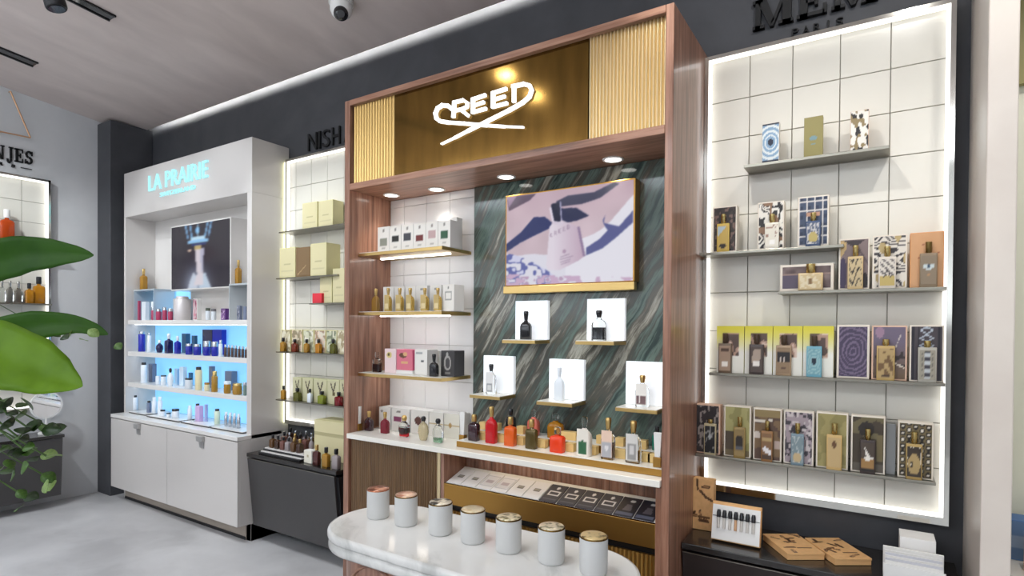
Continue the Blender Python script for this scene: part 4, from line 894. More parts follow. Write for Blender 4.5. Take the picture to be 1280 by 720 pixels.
# five lit stands on the marble
BLK = plain('black_glass', 18, 18, 22, .08, coat=.5); DKNAVY = plain('ink_glass', 40, 44, 66, .1, coat=.5)
STANDS = [(-1.532, 1.447, 'upper left lit white stand with a black bottle on the marble'), (-1.137, 1.449, 'upper right lit white stand with a dark labelled bottle on the marble'),
          (-1.727, 1.167, 'lower left lit white stand on the marble'), (-1.336, 1.163, 'lower middle lit white stand with an all white bottle on the marble'), (-.943, 1.166, 'lower right lit white stand with a gold capped bottle on the marble')]
for x, z, lab in STANDS:
    s = thing('display_stand', (x+.092, 2.4, z-.018), lab, 'stand')
    MB().bbox(x, x+.185, 2.436, CB-.0105, z+.0005, z+.192, .0015).build('backlit_panel', BACKLIT, s)
    MB().bbox(x, x+.185, 2.315, CB-.0105, z-.018, z-.003, .001).build('ledge', GOLD, s)
    MB().box(x+.003, x+.182, 2.318, 2.4355, z-.0028, z).build('ledge_top', STONEW, s)
botpx('black bottle with black cap on the upper left stand', 650, 665, 389, 2.385, 1.447, 'arch', BLK, BLK, py=410, capf=.28)
botpx('clear bottle with black cap and ink label on the upper right stand', 739, 758.5, 388, 2.385, 1.449, 'arch', GLASS, BLK, py=410, capf=.2, liq=DKNAVY, fill_=.62)
botpx('clear bottle with black cap on the lower left stand', 607, 621, 455, 2.385, 1.167, 'arch', GLASS, BLK, py=475, capf=.2, paint=lambda U, V: put(put(fill(U, (240, 242, 246)), rect(U, V, .1, .9, .05, .45), (150, 156, 166)), rect(U, V, .2, .8, .12, .38), (225, 228, 232)))
botpx('all white bottle on the lower middle stand', 692.5, 706, 459, 2.385, 1.163, 'arch', FROST, FROST, py=480, capf=.24)
botpx('clear bottle with gold cap and dark label on the lower right stand', 794, 812, 469, 2.385, 1.166, 'arch', GLASS, GOLD, py=490, capf=.2, paint=lambda U, V: put(put(fill(U, (246, 246, 244)), rect(U, V, .05, .95, .06, .42), (120, 90, 96)), rect(U, V, .3, .4, .1, .4), (236, 232, 232)))

# white boxes and bottles of the tile bay
def wbox(sq, side=(238, 236, 232), bottlec=None, gold=True):
    def f(U, V):
        im = fill(U, (243, 241, 237)); put(im, ell(U, V, .5, .86, .10, .05), (150, 146, 140))
        if sq is not None: put(im, rect(U, V, .2, .8, .36 if len(sq) < 4 else sq[3], .66 if len(sq) < 4 else sq[3]+.28), sq[:3])
        put(im, rect(U, V, .35, .65, .16, .18), (190, 186, 180)); return im
    return f
cols = [('grey green', (146, 150, 136, .28)), ('black', (30, 30, 24, .36)), ('slate blue', (62, 66, 78, .40)), ('dark red', (128, 40, 36, .30)), ('pale rose', (206, 170, 172, .40)), ('green', (40, 96, 62, .34))]
ed = [472, 487, 501.5, 516.8, 532.2, 547.8, 563]
tp = [283.6, 282.2, 280.6, 279, 277, 275.2]
for i, (nm, c) in enumerate(cols):
    cartpx('white perfume carton with a %s label square on the top bay shelf' % nm, ed[i]+.2, ed[i+1]-.2, tp[i], 2.29, 1.915, .085, WHITE, wbox(c), border=0, py=296, nx=14, ny=18)
cartpx('plain white carton standing behind the row on the top bay shelf', 560, 571, 272, 2.395, 1.915, .05, WHITE, None, py=290)
yb2 = 2.32
ed = [479, 492.5, 505.7, 520, 537.5, 552.6]; w2 = 13.2
for i in range(5):
    cartpx('white carton, %s behind the gold bottles on the middle bay shelf' % ['first', 'second', 'third', 'fourth', 'fifth'][i], ed[i], ed[i]+14, 358.5-.5*i, 2.33, 1.588, .07, WHITE, wbox(None), border=0, py=375)
cartpx('white carton with an empty grey square at the right end of the middle bay shelf', 553.5, 567.5, 355.5, 2.30, 1.588, .085, WHITE, lambda U, V: put(put(put(fill(U, (243, 241, 237)), rect(U, V, .2, .8, .42, .72), (150, 148, 142)), rect(U, V, .26, .74, .455, .685), (243, 241, 237)), ell(U, V, .5, .87, .09, .04), (140, 138, 132)), border=0, py=375, nx=18, ny=22)
GOLDB = mat('gold_bottle', s255(206, 172, 92), .22, .8); 
botpx('amber gold bottle alone at the left end of the middle bay shelf', 464.5, 475, 361, 2.29, 1.588, 'arch', liquid('old_gold', 170, 128, 60, .3), GOLD, py=378)
for i, (a, b) in enumerate(((480.5, 490), (494.5, 505), (507.5, 518), (525.5, 536.5), (542, 552.5))):
    botpx('gold bottle, %s in the row on the middle bay shelf' % ['first', 'second', 'third', 'fourth', 'fifth'][i], a, b, 360, 2.285, 1.588, 'arch', GOLDB, GOLD, py=378, collar=CHROME, paint=lambda U, V: put(fill(U, (206, 176, 104)), rect(U, V, .1, .9, .1, .4), (236, 216, 160)))
z = 1.25
botpx('small rose red bottle with clear stopper, left end of the low bay shelf', 465.5, 477, 440, 2.29, z, 'square', GLASS, GLASS, py=455, liq=liquid('rose_liquid', 170, 60, 70, .2), capf=.25)
def pk(bg, fg, f2): return lambda U, V: put(put(put(fill(U, bg), ell(U, V, .4, .72, .24, .13), fg), ell(U, V, .55, .78, .14, .1), f2), rect(U, V, .3, .7, .3, .42), f2)
cartpx('pale pink carton with a yellow flower on the low bay shelf', 481, 495, 436, 2.30, z, .085, plain('pale_pink_card', 240, 216, 222, .5), lambda U, V: put(put(fill(U, (242, 218, 224)), ell(U, V, .4, .74, .25, .12), (226, 206, 120)), ell(U, V, .36, .76, .1, .07), (90, 70, 40)), border=0, py=450)
cartpx('hot pink carton with gold flowers on the low bay shelf', 496, 515.5, 437, 2.29, z+.02, .085, plain('hot_pink_card', 232, 112, 146, .5), pk((236, 112, 140), (110, 66, 40), (236, 180, 120)), border=0, py=450, nx=24, ny=28)
o = MB().bbox(on_y(495.5, 465, 2.285).x, on_y(516, 465, 2.285).x, 2.283, 2.38, z+.0006, z+.02, .001).build('display_plinth', WHITE); tag(o, 'low white plinth under the hot pink carton', 'plinth')
cartpx('white carton with a faint print beside the hot pink carton', 518.5, 534, 437, 2.30, z, .085, WHITE, lambda U, V: put(put(fill(U, (242, 242, 240)), rect(U, V, .1, .6, .82, .9), (170, 176, 180)), rect(U, V, .5, .72, .5, .58), (100, 104, 108)), border=0, py=455)
cartpx('plain white carton behind the black bottle on the low bay shelf', 535, 549, 438.5, 2.395, z, .05, WHITE, wbox(None), border=0, py=455)
botpx('black bottle with tall black cap on the low bay shelf', 536.5, 548.5, 442.5, 2.265, z, 'arch', BLK, BLK, py=458, capf=.28)
cartpx('dark grey cube carton with a silver emblem on the low bay shelf', 551.5, 568, 438.5, 2.305, z, .085, plain('anthracite_card', 58, 56, 58, .5), lambda U, V: put(put(put(put(fill(U, (60, 58, 60)), ell(U, V, .48, .52, .27, .29), (176, 174, 172)), ell(U, V, .5, .52, .17, .22), (70, 68, 70)), ell(U, V, .46, .84, .07, .1), (176, 174, 172)), rect(U, V, .3, .7, .1, .15), (130, 128, 126)), border=0, py=452, nx=26, ny=28)
# worktop, left end
z = CZ
def tester(label, pl, pr, pt, y, zs, sp):
    r = thing('tester_holder', (on_y((pl+pr)/2, pt+20, y).x, y, zs+.0006), label, 'tester holder'); zt = on_y((pl+pr)/2, pt, y).z-zs
    MB().bbox(-.016, .016, -.014, .014, 0, .04, .002).build('base', BRONZE, r, world=False)
    mb = MB(); mb.add([(a, b, c) for c, wd in ((.0402, .011), (zt, .016)) for a, b in ((-wd, -.008), (wd, -.008), (wd, .008), (-wd, .008))], [(0, 1, 5, 4), (1, 2, 6, 5), (2, 3, 7, 6), (3, 0, 4, 7), (0, 3, 2, 1), (4, 5, 6, 7)]); mb.build('paper_strips', WHITE, r, world=False)
tester('white paper testers in a brass holder at the left end of the worktop', 444, 452, 508, 2.235, z, 0)
PLUM = plain('plum_glass', 52, 24, 32, .1, coat=.5); WINE = liquid('wine_liquid', 128, 20, 40, .15)
botpx('dark plum bottle with gold cap at the left end of the worktop', 455.5, 467, 514, 2.27, z, 'arch', PLUM, GOLD, py=530, capf=.26)
prints = [lambda U, V: put(fill(U, (242, 240, 236)), ell(U, V, .25, .82, .12, .05), (150, 140, 130)),
          lambda U, V: put(put(fill(U, (242, 240, 236)), rect(U, V, .1, .55, .42, .64), (150, 60, 106)), ell(U, V, .4, .84, .12, .05), (140, 134, 128)),
          lambda U, V: put(fill(U, (242, 240, 236)), ell(U, V, .42, .56, .2, .18), (104, 56, 44)),
          lambda U, V: put(fill(U, (242, 240, 234)), rect(U, V, 0, 1, .48, .54), (206, 176, 110)),
          lambda U, V: put(put(fill(U, (240, 238, 226)), rect(U, V, 0, 1, .48, .56), (206, 176, 110)), ell(U, V, .4, .52, .1, .1), (190, 150, 80))]
for i, (a, b, t) in enumerate(((474, 488, 509), (489.5, 512, 510.5), (513.5, 535.5, 513), (536.5, 554, 515.5), (555, 574.5, 517.5))):
    cartpx('white carton %s along the back of the worktop' % ['behind the dark red bottle', 'with a magenta square', 'with a brown oval', 'with a thin gold band', 'with a gold bow'][i], a, b, t, 2.35, z, .09, WHITE, prints[i], border=.0, py=530, nx=22, ny=24)
botpx('dark red bottle with gold cap in front of the first white carton', 475.5, 487, 515, 2.265, z, 'arch', WINE, GOLD, py=532, capf=.26)
REDL = liquid('red_liquid', 214, 26, 34, .2); PALEY = liquid('straw_liquid', 238, 222, 180, .7); PALEG = liquid('mint_liquid', 170, 216, 180, .7)
botpx('heart shaped clear bottle with red liquid on the worktop', 498.5, 512, 519, 2.25, z, 'round', GLASS, GOLD, py=535, capf=.24, liq=REDL, fill_=.62)
botpx('heart shaped clear bottle with straw liquid on the worktop', 523, 535.5, 520, 2.235, z, 'round', PALEY, BLKCAP, py=537, capf=.2)
botpx('heart shaped clear bottle with green tint at the base on the worktop', 541, 554, 523, 2.225, z, 'round', GLASS, BLKCAP, py=540, capf=.2, liq=PALEG, fill_=.3)
tester('white paper testers in a brass holder beside the stepped riser', 575.5, 582, 515, 2.30, z, 0)
# stepped riser
r = thing('display_riser', (-1.21, 2.3, z), 'low stepped brass and white riser full of colourful bottles', 'riser')
x0, x1 = -1.722, -.693
MB().bbox(x0, x1, 2.205, 2.45, z+.0005, z+.028, .001).build('lower_step', BRONZE, r); MB().box(x0+.003, x1-.003, 2.208, 2.45, z+.0282, z+.031).build('lower_top', STONEW, r)
MB().bbox(x0+.02, x1, 2.335, 2.45, z+.0312, z+.064, .001).build('upper_step', BRONZE, r); MB().box(x0+.022, x1-.003, 2.338, 2.449, z+.0642, z+.067).build('upper_top', STONEW, r)
z1, z2 = z+.031, z+.067
GT = [(585, 600, 518, 'square', PLUM, GOLD, None, 'dark plum bottle with gold cap, first on the riser'),
      (606.5, 622, 508, 'arch', REDL, GOLD, None, 'red bottle with tall gold cap, second on the riser'),
      (630, 646, 521, 'square', liquid('orange_red', 244, 104, 30, .2), GOLD, None, 'orange bottle with gold cap, third on the riser'),
      (656.5, 672.5, 524, 'square', plain('black_gold_glass', 90, 76, 40, .15, .3), GOLD, None, 'black and gold bottle on the riser front'),
      (687, 707, 534, 'square', liquid('vermilion', 248, 70, 30, .15), GLASS, None, 'wide vermilion bottle on the riser front')]
for a, b, t, kd, bm_, cp, lq, lab in GT: botpx(lab, a, b, t, 2.25, z1, kd, bm_, cp, py=545, liq=lq, fill_=.8)
def greenlab(U, V): return put(put(fill(U, (236, 232, 224)), rect(U, V, .1, .9, .0, .42), (44, 110, 70)), ell(U, V, .5, .42, .4, .12), (44, 110, 70))
botpx('tapered clear bottle with a green label on the riser front', 720.5, 740.5, 521, 2.25, z1, 'arch', plain('pale_peach_glass', 236, 226, 214, .1, coat=.4), GLASS, py=548, paint=greenlab)
botpx('clear bottle with peach tint and silver label on the riser front', 751, 769.5, 522, 2.25, z1, 'arch', GLASS, GOLD, py=550, liq=liquid('peach_liquid', 240, 196, 170, .6), paint=lambda U, V: put(put(fill(U, (240, 206, 186)), rect(U, V, .08, .92, 0, .55), (176, 178, 190)), ell(U, V, .5, .35, .18, .12), (220, 220, 226)))
botpx('clear bottle with silver crest and gold cap on the riser front', 781.5, 802, 526, 2.25, z1, 'arch', GLASS, GOLD, py=555, paint=lambda U, V: put(put(fill(U, (214, 214, 214)), rect(U, V, .1, .9, .05, .6), (150, 150, 152)), ell(U, V, .5, .4, .2, .2), (206, 206, 210)))
tester('white paper testers in a brass holder at the right end of the riser', 819, 826, 541, 2.235, z1, 0)
for a, b, t, kd, bm_, cp, lab in ((632, 645, 511, 'square', BLK, BLK, 'black capped dark bottle behind the orange one'), (659, 675, 512, 'arch', liquid('pink_liquid', 244, 130, 110, .25), GLASS, 'pink bottle behind the black and gold one'),
                                  (684, 705, 517, 'arch', AMB, GLASS, 'orange bottle with clear stopper on the upper step'), (815, 828, 533, 'square', liquid('teal_liquid', 30, 130, 106, .2), BLKCAP, 'teal bottle at the right end of the upper step')):
    botpx(lab, a, b, t, 2.375, z2, kd, bm_, cp, py=535)
NTH = ['first', 'second', 'third', 'fourth', 'fifth', 'sixth', 'seventh', 'eighth', 'ninth', 'tenth']
for lst, y, zz, lab in (((600.5, 624, 647, 674, 709, 737, 766, 776, 804, 812), 2.30, z1, 'small gold cube carton, %s from the left on the lower step behind the bottles'), ((600, 616, 624.5, 647, 703, 712, 747, 771, 799, 806), 2.375, z2, 'small gold cube carton, %s position from the left on the upper step')):
    for i, px in enumerate(lst):
        if any(abs(px+5-(a+b)/2) < 13 and y > 2.35 for a, b in ((632, 645), (659, 675), (684, 705), (815, 828))): continue
        q = on_y(px+5, 550, y).x; h = .038
        carton('sample_carton', lab % NTH[i], q-.019, q+.019, y-.018, zz+.0006, zz+h, .034, mat('gold_card', s255(238, 204, 136), .35), None, 0, 'gold cube cartons on the riser')
# discovery cards on the sloping tray
def cardp(kind):
    def f(U, V):
        if kind in 'ab':
            im = fill(U, (244, 242, 244))
            if kind == 'a': put(im, rect(U, V, .3, .7, .42, .6), (116, 110, 104)); put(im, rect(U, V, .36, .64, .47, .55), (170, 164, 150))
            else: put(im, rect(U, V, .08, .92, .2, .85), (196, 196, 204)); put(im, rect(U, V, .12, .88, .23, .82), (240, 238, 242)); put(im, rect(U, V, .28, .72, .42, .6), (206, 190, 196))
        elif kind == 'c':
            im = fill(U, (58, 60, 74)); put(im, rect(U, V, .2, .85, .34, .62), (232, 232, 236)); put(im, rect(U, V, .28, .77, .40, .56), (58, 60, 74)); put(im, ell(U, V, .55, .8, .1, .08), (230, 230, 234)); put(im, rect(U, V, .1, .9, .1, .16), (90, 92, 106))
        else:
            im = fill(U, (38, 36, 48)); put(im, poly(U, V, [(.3, .3), (.4, .62), (.66, .62), (.76, .3)]), (104, 98, 108)); put(im, ell(U, V, .6, .8, .14, .07), (206, 204, 206)); put(im, rect(U, V, .05, .95, .04, .2), (92, 98, 122))
        return im
    return f
kinds = 'aabbaaccccdd'; nmk = {'a': 'white discovery card with a small grey square', 'b': 'white discovery card with an outlined frame', 'c': 'slate discovery card with a white window', 'd': 'near black discovery card with a bottle picture'}
seen = {}
for i, kd in enumerate(kinds):
    x = -1.722+i*.0868+.002; seen[kd] = seen.get(kd, 0)+1
    pos = ['first', 'second', 'third', 'fourth', 'fifth', 'sixth', 'seventh', 'eighth', 'ninth', 'tenth', 'eleventh', 'last'][i]
    r = thing('discovery_card', (x, 2.178, .7475), nmk[kd]+', %s from the left in the niche tray' % pos, 'card')
    r['group'] = 'discovery cards in the niche tray'
    MB().box(-.041, .041, 0, .004, 0, .135).build('card', WHITE if kd in 'ab' else plain('slate_card', 58, 60, 74, .5), r, world=False)
    _pg('front_print', -.0405, .0405, .0005, .1345, -.0006, 26, 34, cardp(kd), r)
    r.rotation_euler.x = math.radians(-73)

# ================================================================== MARBLE TABLE AND CANDLES
TX, TY, TH, TR, TZT = -1.19, 1.597, .385, .226, .75
def stadium(rr, n=40, hx=TH):
    out = []
    for k in range(n+1):
        t = -math.pi/2+math.pi*k/n; out.append((TX+hx+rr*math.cos(t), TY+rr*math.sin(t)))
    for k in range(n+1):
        t = math.pi/2+math.pi*k/n; out.append((TX-hx+rr*math.cos(t), TY+rr*math.sin(t)))
    return out
def stad_loft(rings):
    mb = MB(); n = len(stadium(.1)); vs = [(x, y, z) for rr, z in rings for x, y in stadium(rr)]
    mb.add(vs, [(j*n+k, j*n+(k+1) % n, (j+1)*n+(k+1) % n, (j+1)*n+k) for j in range(len(rings)-1) for k in range(n)], 0, True)
    mb.add(vs[:n], [tuple(range(n-1, -1, -1))]); mb.add(vs[-n:], [tuple(range(n))]); return mb
r = thing('display_table', (TX, TY, 0), 'oval white marble table on a walnut base in the foreground', 'table')
stad_loft([(TR-.012, .716), (TR-.003, .719), (TR, .727), (TR, .739), (TR-.003, .747), (TR-.012, .75)]).build('marble_top', MARBLE, r)
stad_loft([(TR-.02, .676), (TR-.008, .679), (TR-.004, .687), (TR-.004, .698), (TR-.008, .707), (TR-.02, .7155)]).build('lower_slab', MARBLE, r)
stad_loft([(TR-.07, .0), (TR-.07, .675)]).build('pedestal', WALNUT, r)
for sx in (-.30, .08):
    mb = MB(); yy = TY-(TR-.07)-.003; pts = [(TX+sx-.13, yy, .05), (TX+sx-.13, yy, .52)]+[(TX+sx-.13*math.cos(math.pi*k/14), yy, .52+.13*math.sin(math.pi*k/14)) for k in range(1, 14)]+[(TX+sx+.13, yy, .52), (TX+sx+.13, yy, .05)]
    mb.tube(pts, .006, 8); mb.build('arch_trim', WALNUT_H, r)
LIDC = [('copper brown', (120, 66, 46), (196, 142, 118)), ('rose gold', (196, 142, 116), (232, 200, 176)), ('cream and black', (40, 36, 32), (236, 226, 206)), ('smooth cream gold', (222, 200, 160), (236, 222, 190)), ('olive and cream', (122, 112, 70), (236, 224, 190)), ('mossy gold', (110, 102, 60), (240, 226, 196)), ('bronze and cream', (116, 90, 50), (232, 206, 150))]
CUP = mat('matt_white_ceramic', s255(212, 212, 210), .45)
for i, x in enumerate((-1.651, -1.502, -1.333, -1.186, -1.036, -.872, -.724)):
    nm, c1, c2 = LIDC[i]; y = 1.615
    r = thing('candle', (x, y, TZT+.0006), 'white candle jar with %s lid, %s in the row on the marble table' % (nm, ['first', 'second', 'third', 'fourth', 'fifth', 'sixth', 'seventh'][i]), 'candle', 'candles on the marble table')
    h = .109
    MB().loft([(0, .039, .039, 2), (.004, .0425, .0425, 2), (.012, .0435, .0435, 2), (h, .0435, .0435, 2)], 36).build('jar', CUP, r, world=False)
    lm = ramp_mat('lid_'+nm.replace(' ', '_'), [(.42, s255(*c1)), (.52, s255(*c2))], 22+i, (1, 1, 1), .3, world=False, detail=2)
    lm.node_tree.nodes['Principled BSDF'].inputs['Metallic'].default_value = .45
    MB().loft([(h+.0002, .0438, .0438, 2), (h+.003, .0441, .0441, 2), (h+.004, .042, .042, 2)], 36).build('lid_rim', GOLDP if i else plain('copper_metal', 190, 126, 96, .25, .9), r, world=False)
    MB().loft([(h+.0042, .0405, .0405, 2), (h+.0065, .0395, .0395, 2), (h+.008, .02, .02, 2)], 36).build('lid', lm, r, world=False)

# ================================================================== PATTERNED BOXES ON THE RIGHT PANEL
IVORY = plain('ivory_card', 232, 222, 206, .5); PINKC = plain('blush_card', 224, 186, 160, .5)
S1, S2, S3, S4, S5 = 2.188, 1.834, 1.660, 1.318, .962
def mx(label, pl, pr, pt, zs, paint, body=IVORY, yf=2.548, dep=.05, border=.05, py=None, **k):
    return cartpx(label, pl, pr, pt, yf, zs, dep, body, paint, border=border, py=py or pt+35, nx=26, ny=38, **k)
mx('blue and white eye patterned box on the top shelf of the right panel', 952.5, 974, 154, S1, pattern('eye', [(126, 168, 208), (222, 234, 240), (18, 30, 60)]), py=180, dep=.03, border=.02)
mx('plain olive gold box with a tiny eye on the top shelf of the right panel', 1005, 1028.5, 146, S1, pattern('plain', [(150, 140, 72), (110, 150, 160)]), body=plain('olive_card', 150, 140, 72, .4, .2), py=170, dep=.03, border=0)
mx('camouflage box with a blush side on the top shelf of the right panel', 1063, 1086, 138, S1, pattern('blotch', [(236, 232, 226), (38, 32, 30), (150, 128, 80)], 31), body=PINKC, py=160, dep=.04, border=.02)
def art(base, seed, kind='blotch'): return pattern(kind, base, seed)
mx('dark speckled box on the second shelf of the right panel', 891, 921, 258, S2, pattern('floral', [(44, 36, 34), (60, 48, 44), (120, 92, 84)], 3), py=290)
mx('black and white collage box on the second shelf of the right panel', 947, 980, 252, S2, pattern('stripe', [(240, 238, 230), (44, 40, 40), (150, 110, 80)], 8), py=280)
mx('blue mosaic patterned box on the second shelf of the right panel', 997, 1036, 245, S2, pattern('mosaic', [(60, 76, 108), (40, 52, 84), (222, 220, 220), (190, 170, 90), (204, 150, 120)]), py=280)
def wide_plum(U, V):
    im = fill(U, (112, 92, 92)); n = vnoise(U, V, 9, 4, 3); im = im+(n[..., None]-.5)*.25; put(im, rect(U, V, 0, 1, .62, .7), (150, 124, 116)); put(im, rect(U, V, 0, .35, 0, .6), (92, 80, 104)); return im
mx('wide plum and brown box lying on the third shelf of the right panel', 975, 1042, 330, S3, wide_plum, py=345)
def snake(U, V):
    im = fill(U, (132, 112, 112)); put(im, poly(U, V, [(0, .62), (.2, .8), (.22, .98), (0, .98)]), (206, 172, 110)); put(im, poly(U, V, [(.05, 1), (.5, .84), (.95, 1)]), (60, 48, 52)); put(im, ell(U, V, .1, .3, .14, .34), (62, 50, 84)); put(im, ell(U, V, .9, .15, .12, .16), (44, 36, 40)); put(im, seg(U, V, (.6, .85), (1, .5), .03), (100, 84, 88)); return im
mx('mauve box with a dark bird print, left of the zebra box', 1048.5, 1087, 298, S3, snake, py=330); mx('zebra striped black and white box on the third shelf', 1090.5, 1134, 293.5, S3, pattern('stripe', [(230, 224, 214), (56, 50, 54), (196, 170, 110)], 15), py=325)
def orange(U, V):
    im = fill(U, (226, 166, 112)); n = vnoise(U, V, 6, 8, 2)[..., None]; im = im*(1-.25*n)+c3(214, 150, 90)*.25*n
    for k in range(7): put(im, rect(U, V, .1+.12*k, .16+.12*k, .3+.08*((k*3) % 7), .315+.08*((k*3) % 7)), (180, 96, 60))
    return im
mx('orange tan box at the right end of the third shelf', 1137.5, 1180, 290, S3, orange, py=325, body=plain('orange_card', 222, 160, 106, .5), border=.03)
def yel(seed):
    def f(U, V):
        t = np.clip((V-.45)/.5, 0, 1)[..., None]; im = c3(240, 240, 232)*(1-t)+c3(236, 226, 40)*t
        w = rect(U, V, .24, .82, .36, .86); n = vnoise(U, V, 6, 8, seed); art = fill(U, (190, 150, 130)); put(art, n > .5, (96, 74, 66)); put(art, n < .3, (226, 200, 184)); im[w] = art[w]
        return im
    return f
YBODY = plain('lemon_card', 240, 234, 150, .5)
for i, (a, b, lab) in enumerate(((896, 930, 'first'), (931, 965.5, 'second'), (966.5, 1003, 'third'), (1004, 1042, 'fourth'))):
    mx('lemon yellow fading to white box, %s from the left on the fourth shelf' % lab, a, b, 407.5, S4, yel(40+i), body=YBODY, border=0, py=430)
mx('purple ripple patterned box on the fourth shelf', 1046, 1087, 406, S4, pattern('swirl', [(70, 58, 92), (116, 100, 134)], 3), py=435, border=.07)
def purple(U, V):
    im = fill(U, (112, 100, 128)); t = np.clip(1-V*1.4, 0, 1)[..., None]; im = im*(1-t)+c3(110, 84, 56)*t; n = vnoise(U, V, 9, 12, 5); put(im, (n > .66) & (V < .55), (56, 44, 44)); put(im, seg(U, V, (.7, .6), (.85, .85), .012), (206, 196, 190)); put(im, seg(U, V, (.68, .3), (.98, .22), .015), (220, 210, 196)); put(im, ell(U, V, .2, .9, .14, .12), (160, 126, 156)); return im
mx('violet box with gold flowers between the ripple box and the striped box', 1089.5, 1134, 407, S4, purple, body=PINKC, py=435)
mx('navy and brown striped box at the right end of the fourth shelf', 1137, 1180, 406.5, S4, pattern('bars', [(70, 62, 70), (30, 28, 44), (176, 190, 210)]), py=435)
mx('black box with pale dots at the left end of the lowest shelf', 869.5, 900, 505.5, S5, pattern('floral', [(46, 38, 40), (40, 34, 36), (150, 140, 136)], 12), py=535, body=PINKC)
mx('olive green landscape box second on the lowest shelf', 905, 938.5, 507.5, S5, lambda U, V: put(put(put(fill(U, (150, 146, 82)), vnoise(U, V, 4, 5, 6) > .6, (176, 170, 104)), rect(U, V, 0, .5, .1, .5), (84, 72, 56)), rect(U, V, 0, 1, 0, .12), (120, 104, 70)), py=540)
def brownc(U, V):
    im = fill(U, (96, 70, 56)); n = vnoise(U, V, 5, 8, 9); put(im, n > .55, (130, 100, 66)); put(im, rect(U, V, 0, .4, .74, .8) | rect(U, V, .55, .7, .76, .82), (224, 216, 204)); put(im, ell(U, V, .1, .48, .14, .07), (214, 204, 196)); put(im, rect(U, V, .78, 1, .24, .4), (190, 166, 156)); put(im, rect(U, V, 0, 1, .86, 1), (150, 128, 78)); return im
mx('brown box with white brush marks third on the lowest shelf', 941.5, 977, 511, S5, brownc, py=545); mx('lilac and black floral box fourth on the lowest shelf', 979.5, 1017, 514, S5, pattern('floral', [(168, 152, 162), (66, 60, 70), (206, 196, 200)], 21), py=550)
mx('olive gold box with plain ground fifth on the lowest shelf', 1020, 1060, 516, S5, lambda U, V: put(fill(U, (150, 140, 78)), vnoise(U, V, 3, 6, 4) > .55, (168, 156, 92)), py=555)
def bird(U, V):
    im = fill(U, (72, 60, 44)); put(im, (V > .6) & (vnoise(U, V, 4, 5, 1) > .45), (112, 102, 66)); put(im, ell(U, V, .45, .78, .26, .14), (46, 38, 32)); put(im, rect(U, V, .78, .98, .2, .7), (120, 106, 66)); put(im, rect(U, V, 0, 1, 0, .14), (98, 90, 78)); return im
mx('dark painted box with a brown shape sixth on the lowest shelf', 1063.5, 1106.5, 520, S5, bird, py=560); mx('pearl dotted black and gold box at the right end of the lowest shelf', 1122, 1167, 528, S5, pattern('dots', [(120, 104, 64), (40, 32, 26), (232, 226, 210)]), py=565)
o = MB().bbox(on_y(1107.5, 560, 2.57).x, on_y(1119.5, 560, 2.57).x, 2.57, 2.63, S5+.0006, on_y(1113, 530, 2.57).z, .001).build('acrylic_block', plain('grey_acrylic', 128, 130, 130, .15, coat=.5)); tag(o, 'narrow grey acrylic block left of the pearl dotted box', 'block')
# flacons standing in front of the boxes
def fl(label, pl, pr, pt, zs, body, cap, paint=None, yc=2.535, capf=.25, py=None):
    return botpx(label, pl, pr, pt, yc, zs, 'slab', body, cap, dr=.28, py=py or pt+28, capf=capf, paint=paint)
CAPG = mat('pale_gold_cap', s255(206, 184, 120), .25, .9); CAPB = plain('brown_cap', 84, 66, 52, .3)
YG = plain('yellow_lacquer', 206, 176, 88, .25, coat=.4); GREYF = plain('taupe_lacquer', 138, 120, 96, .35); TANF = plain('tan_lacquer', 166, 140, 110, .3); CYANF = plain('cyan_lacquer', 112, 170, 186, .3)
fl('yellow and pale blue flacon before the dark speckled box', 896, 912, 268, S2, YG, CAPG, lambda U, V: put(put(fill(U, (206, 172, 76)), poly(U, V, [(0, .55), (0, 1), (.95, 1)]), (176, 200, 214)), ell(U, V, .5, .14, .35, .08), (44, 38, 34)), py=295)
fl('cream flacon with small print before the collage box', 956, 974, 268, S2, plain('cream_lacquer', 236, 230, 214, .25, coat=.4), CAPG, lambda U, V: put(put(fill(U, (236, 232, 218)), (vnoise(U, V, 6, 8, 3) > .62) & (V > .4), (170, 130, 110)), rect(U, V, .3, .75, .12, .3), (250, 250, 248)), py=290)
fl('gold patterned flacon before the blue mosaic box', 1007, 1026, 266, S2, plain('blue_lacquer', 66, 84, 116, .3), CAPG, lambda U, V: put(put(fill(U, (86, 100, 130)), vnoise(U, V, 8, 9, 4) > .55, (200, 200, 204)), ell(U, V, .5, .32, .4, .24), (196, 176, 96)), py=290)
fl('low wide cream flacon before the plum box', 997.5, 1029, 330, S3, plain('wheat_lacquer', 214, 188, 140, .3), CAPG, lambda U, V: put(put(fill(U, (214, 190, 140)), vnoise(U, V, 8, 5, 6) > .6, (226, 212, 176)), ell(U, V, .5, .5, .12, .2), (140, 104, 60)), py=348, capf=.35)
fl('gold flacon with black snake pattern before the mauve box', 1059.5, 1079, 307, S3, plain('honey_lacquer', 206, 180, 132, .3), CAPG, lambda U, V: put(fill(U, (206, 184, 136)), (np.abs(np.sin(V*8+2.2*np.sin(U*6))) < .42), (40, 34, 32)), py=335)
fl('pale flacon with gold base before the zebra box', 1098, 1120, 308, S3, plain('pale_flacon', 220, 210, 196, .3), CAPG, lambda U, V: put(put(put(fill(U, (222, 216, 206)), np.sin((V*8+U*4)*3) > .45, (90, 82, 84)), rect(U, V, 0, 1, 0, .34), (200, 176, 96)), seg(U, V, (.3, .34), (.5, .6), .03) | seg(U, V, (.7, .34), (.5, .6), .03), (60, 54, 60)), py=338)
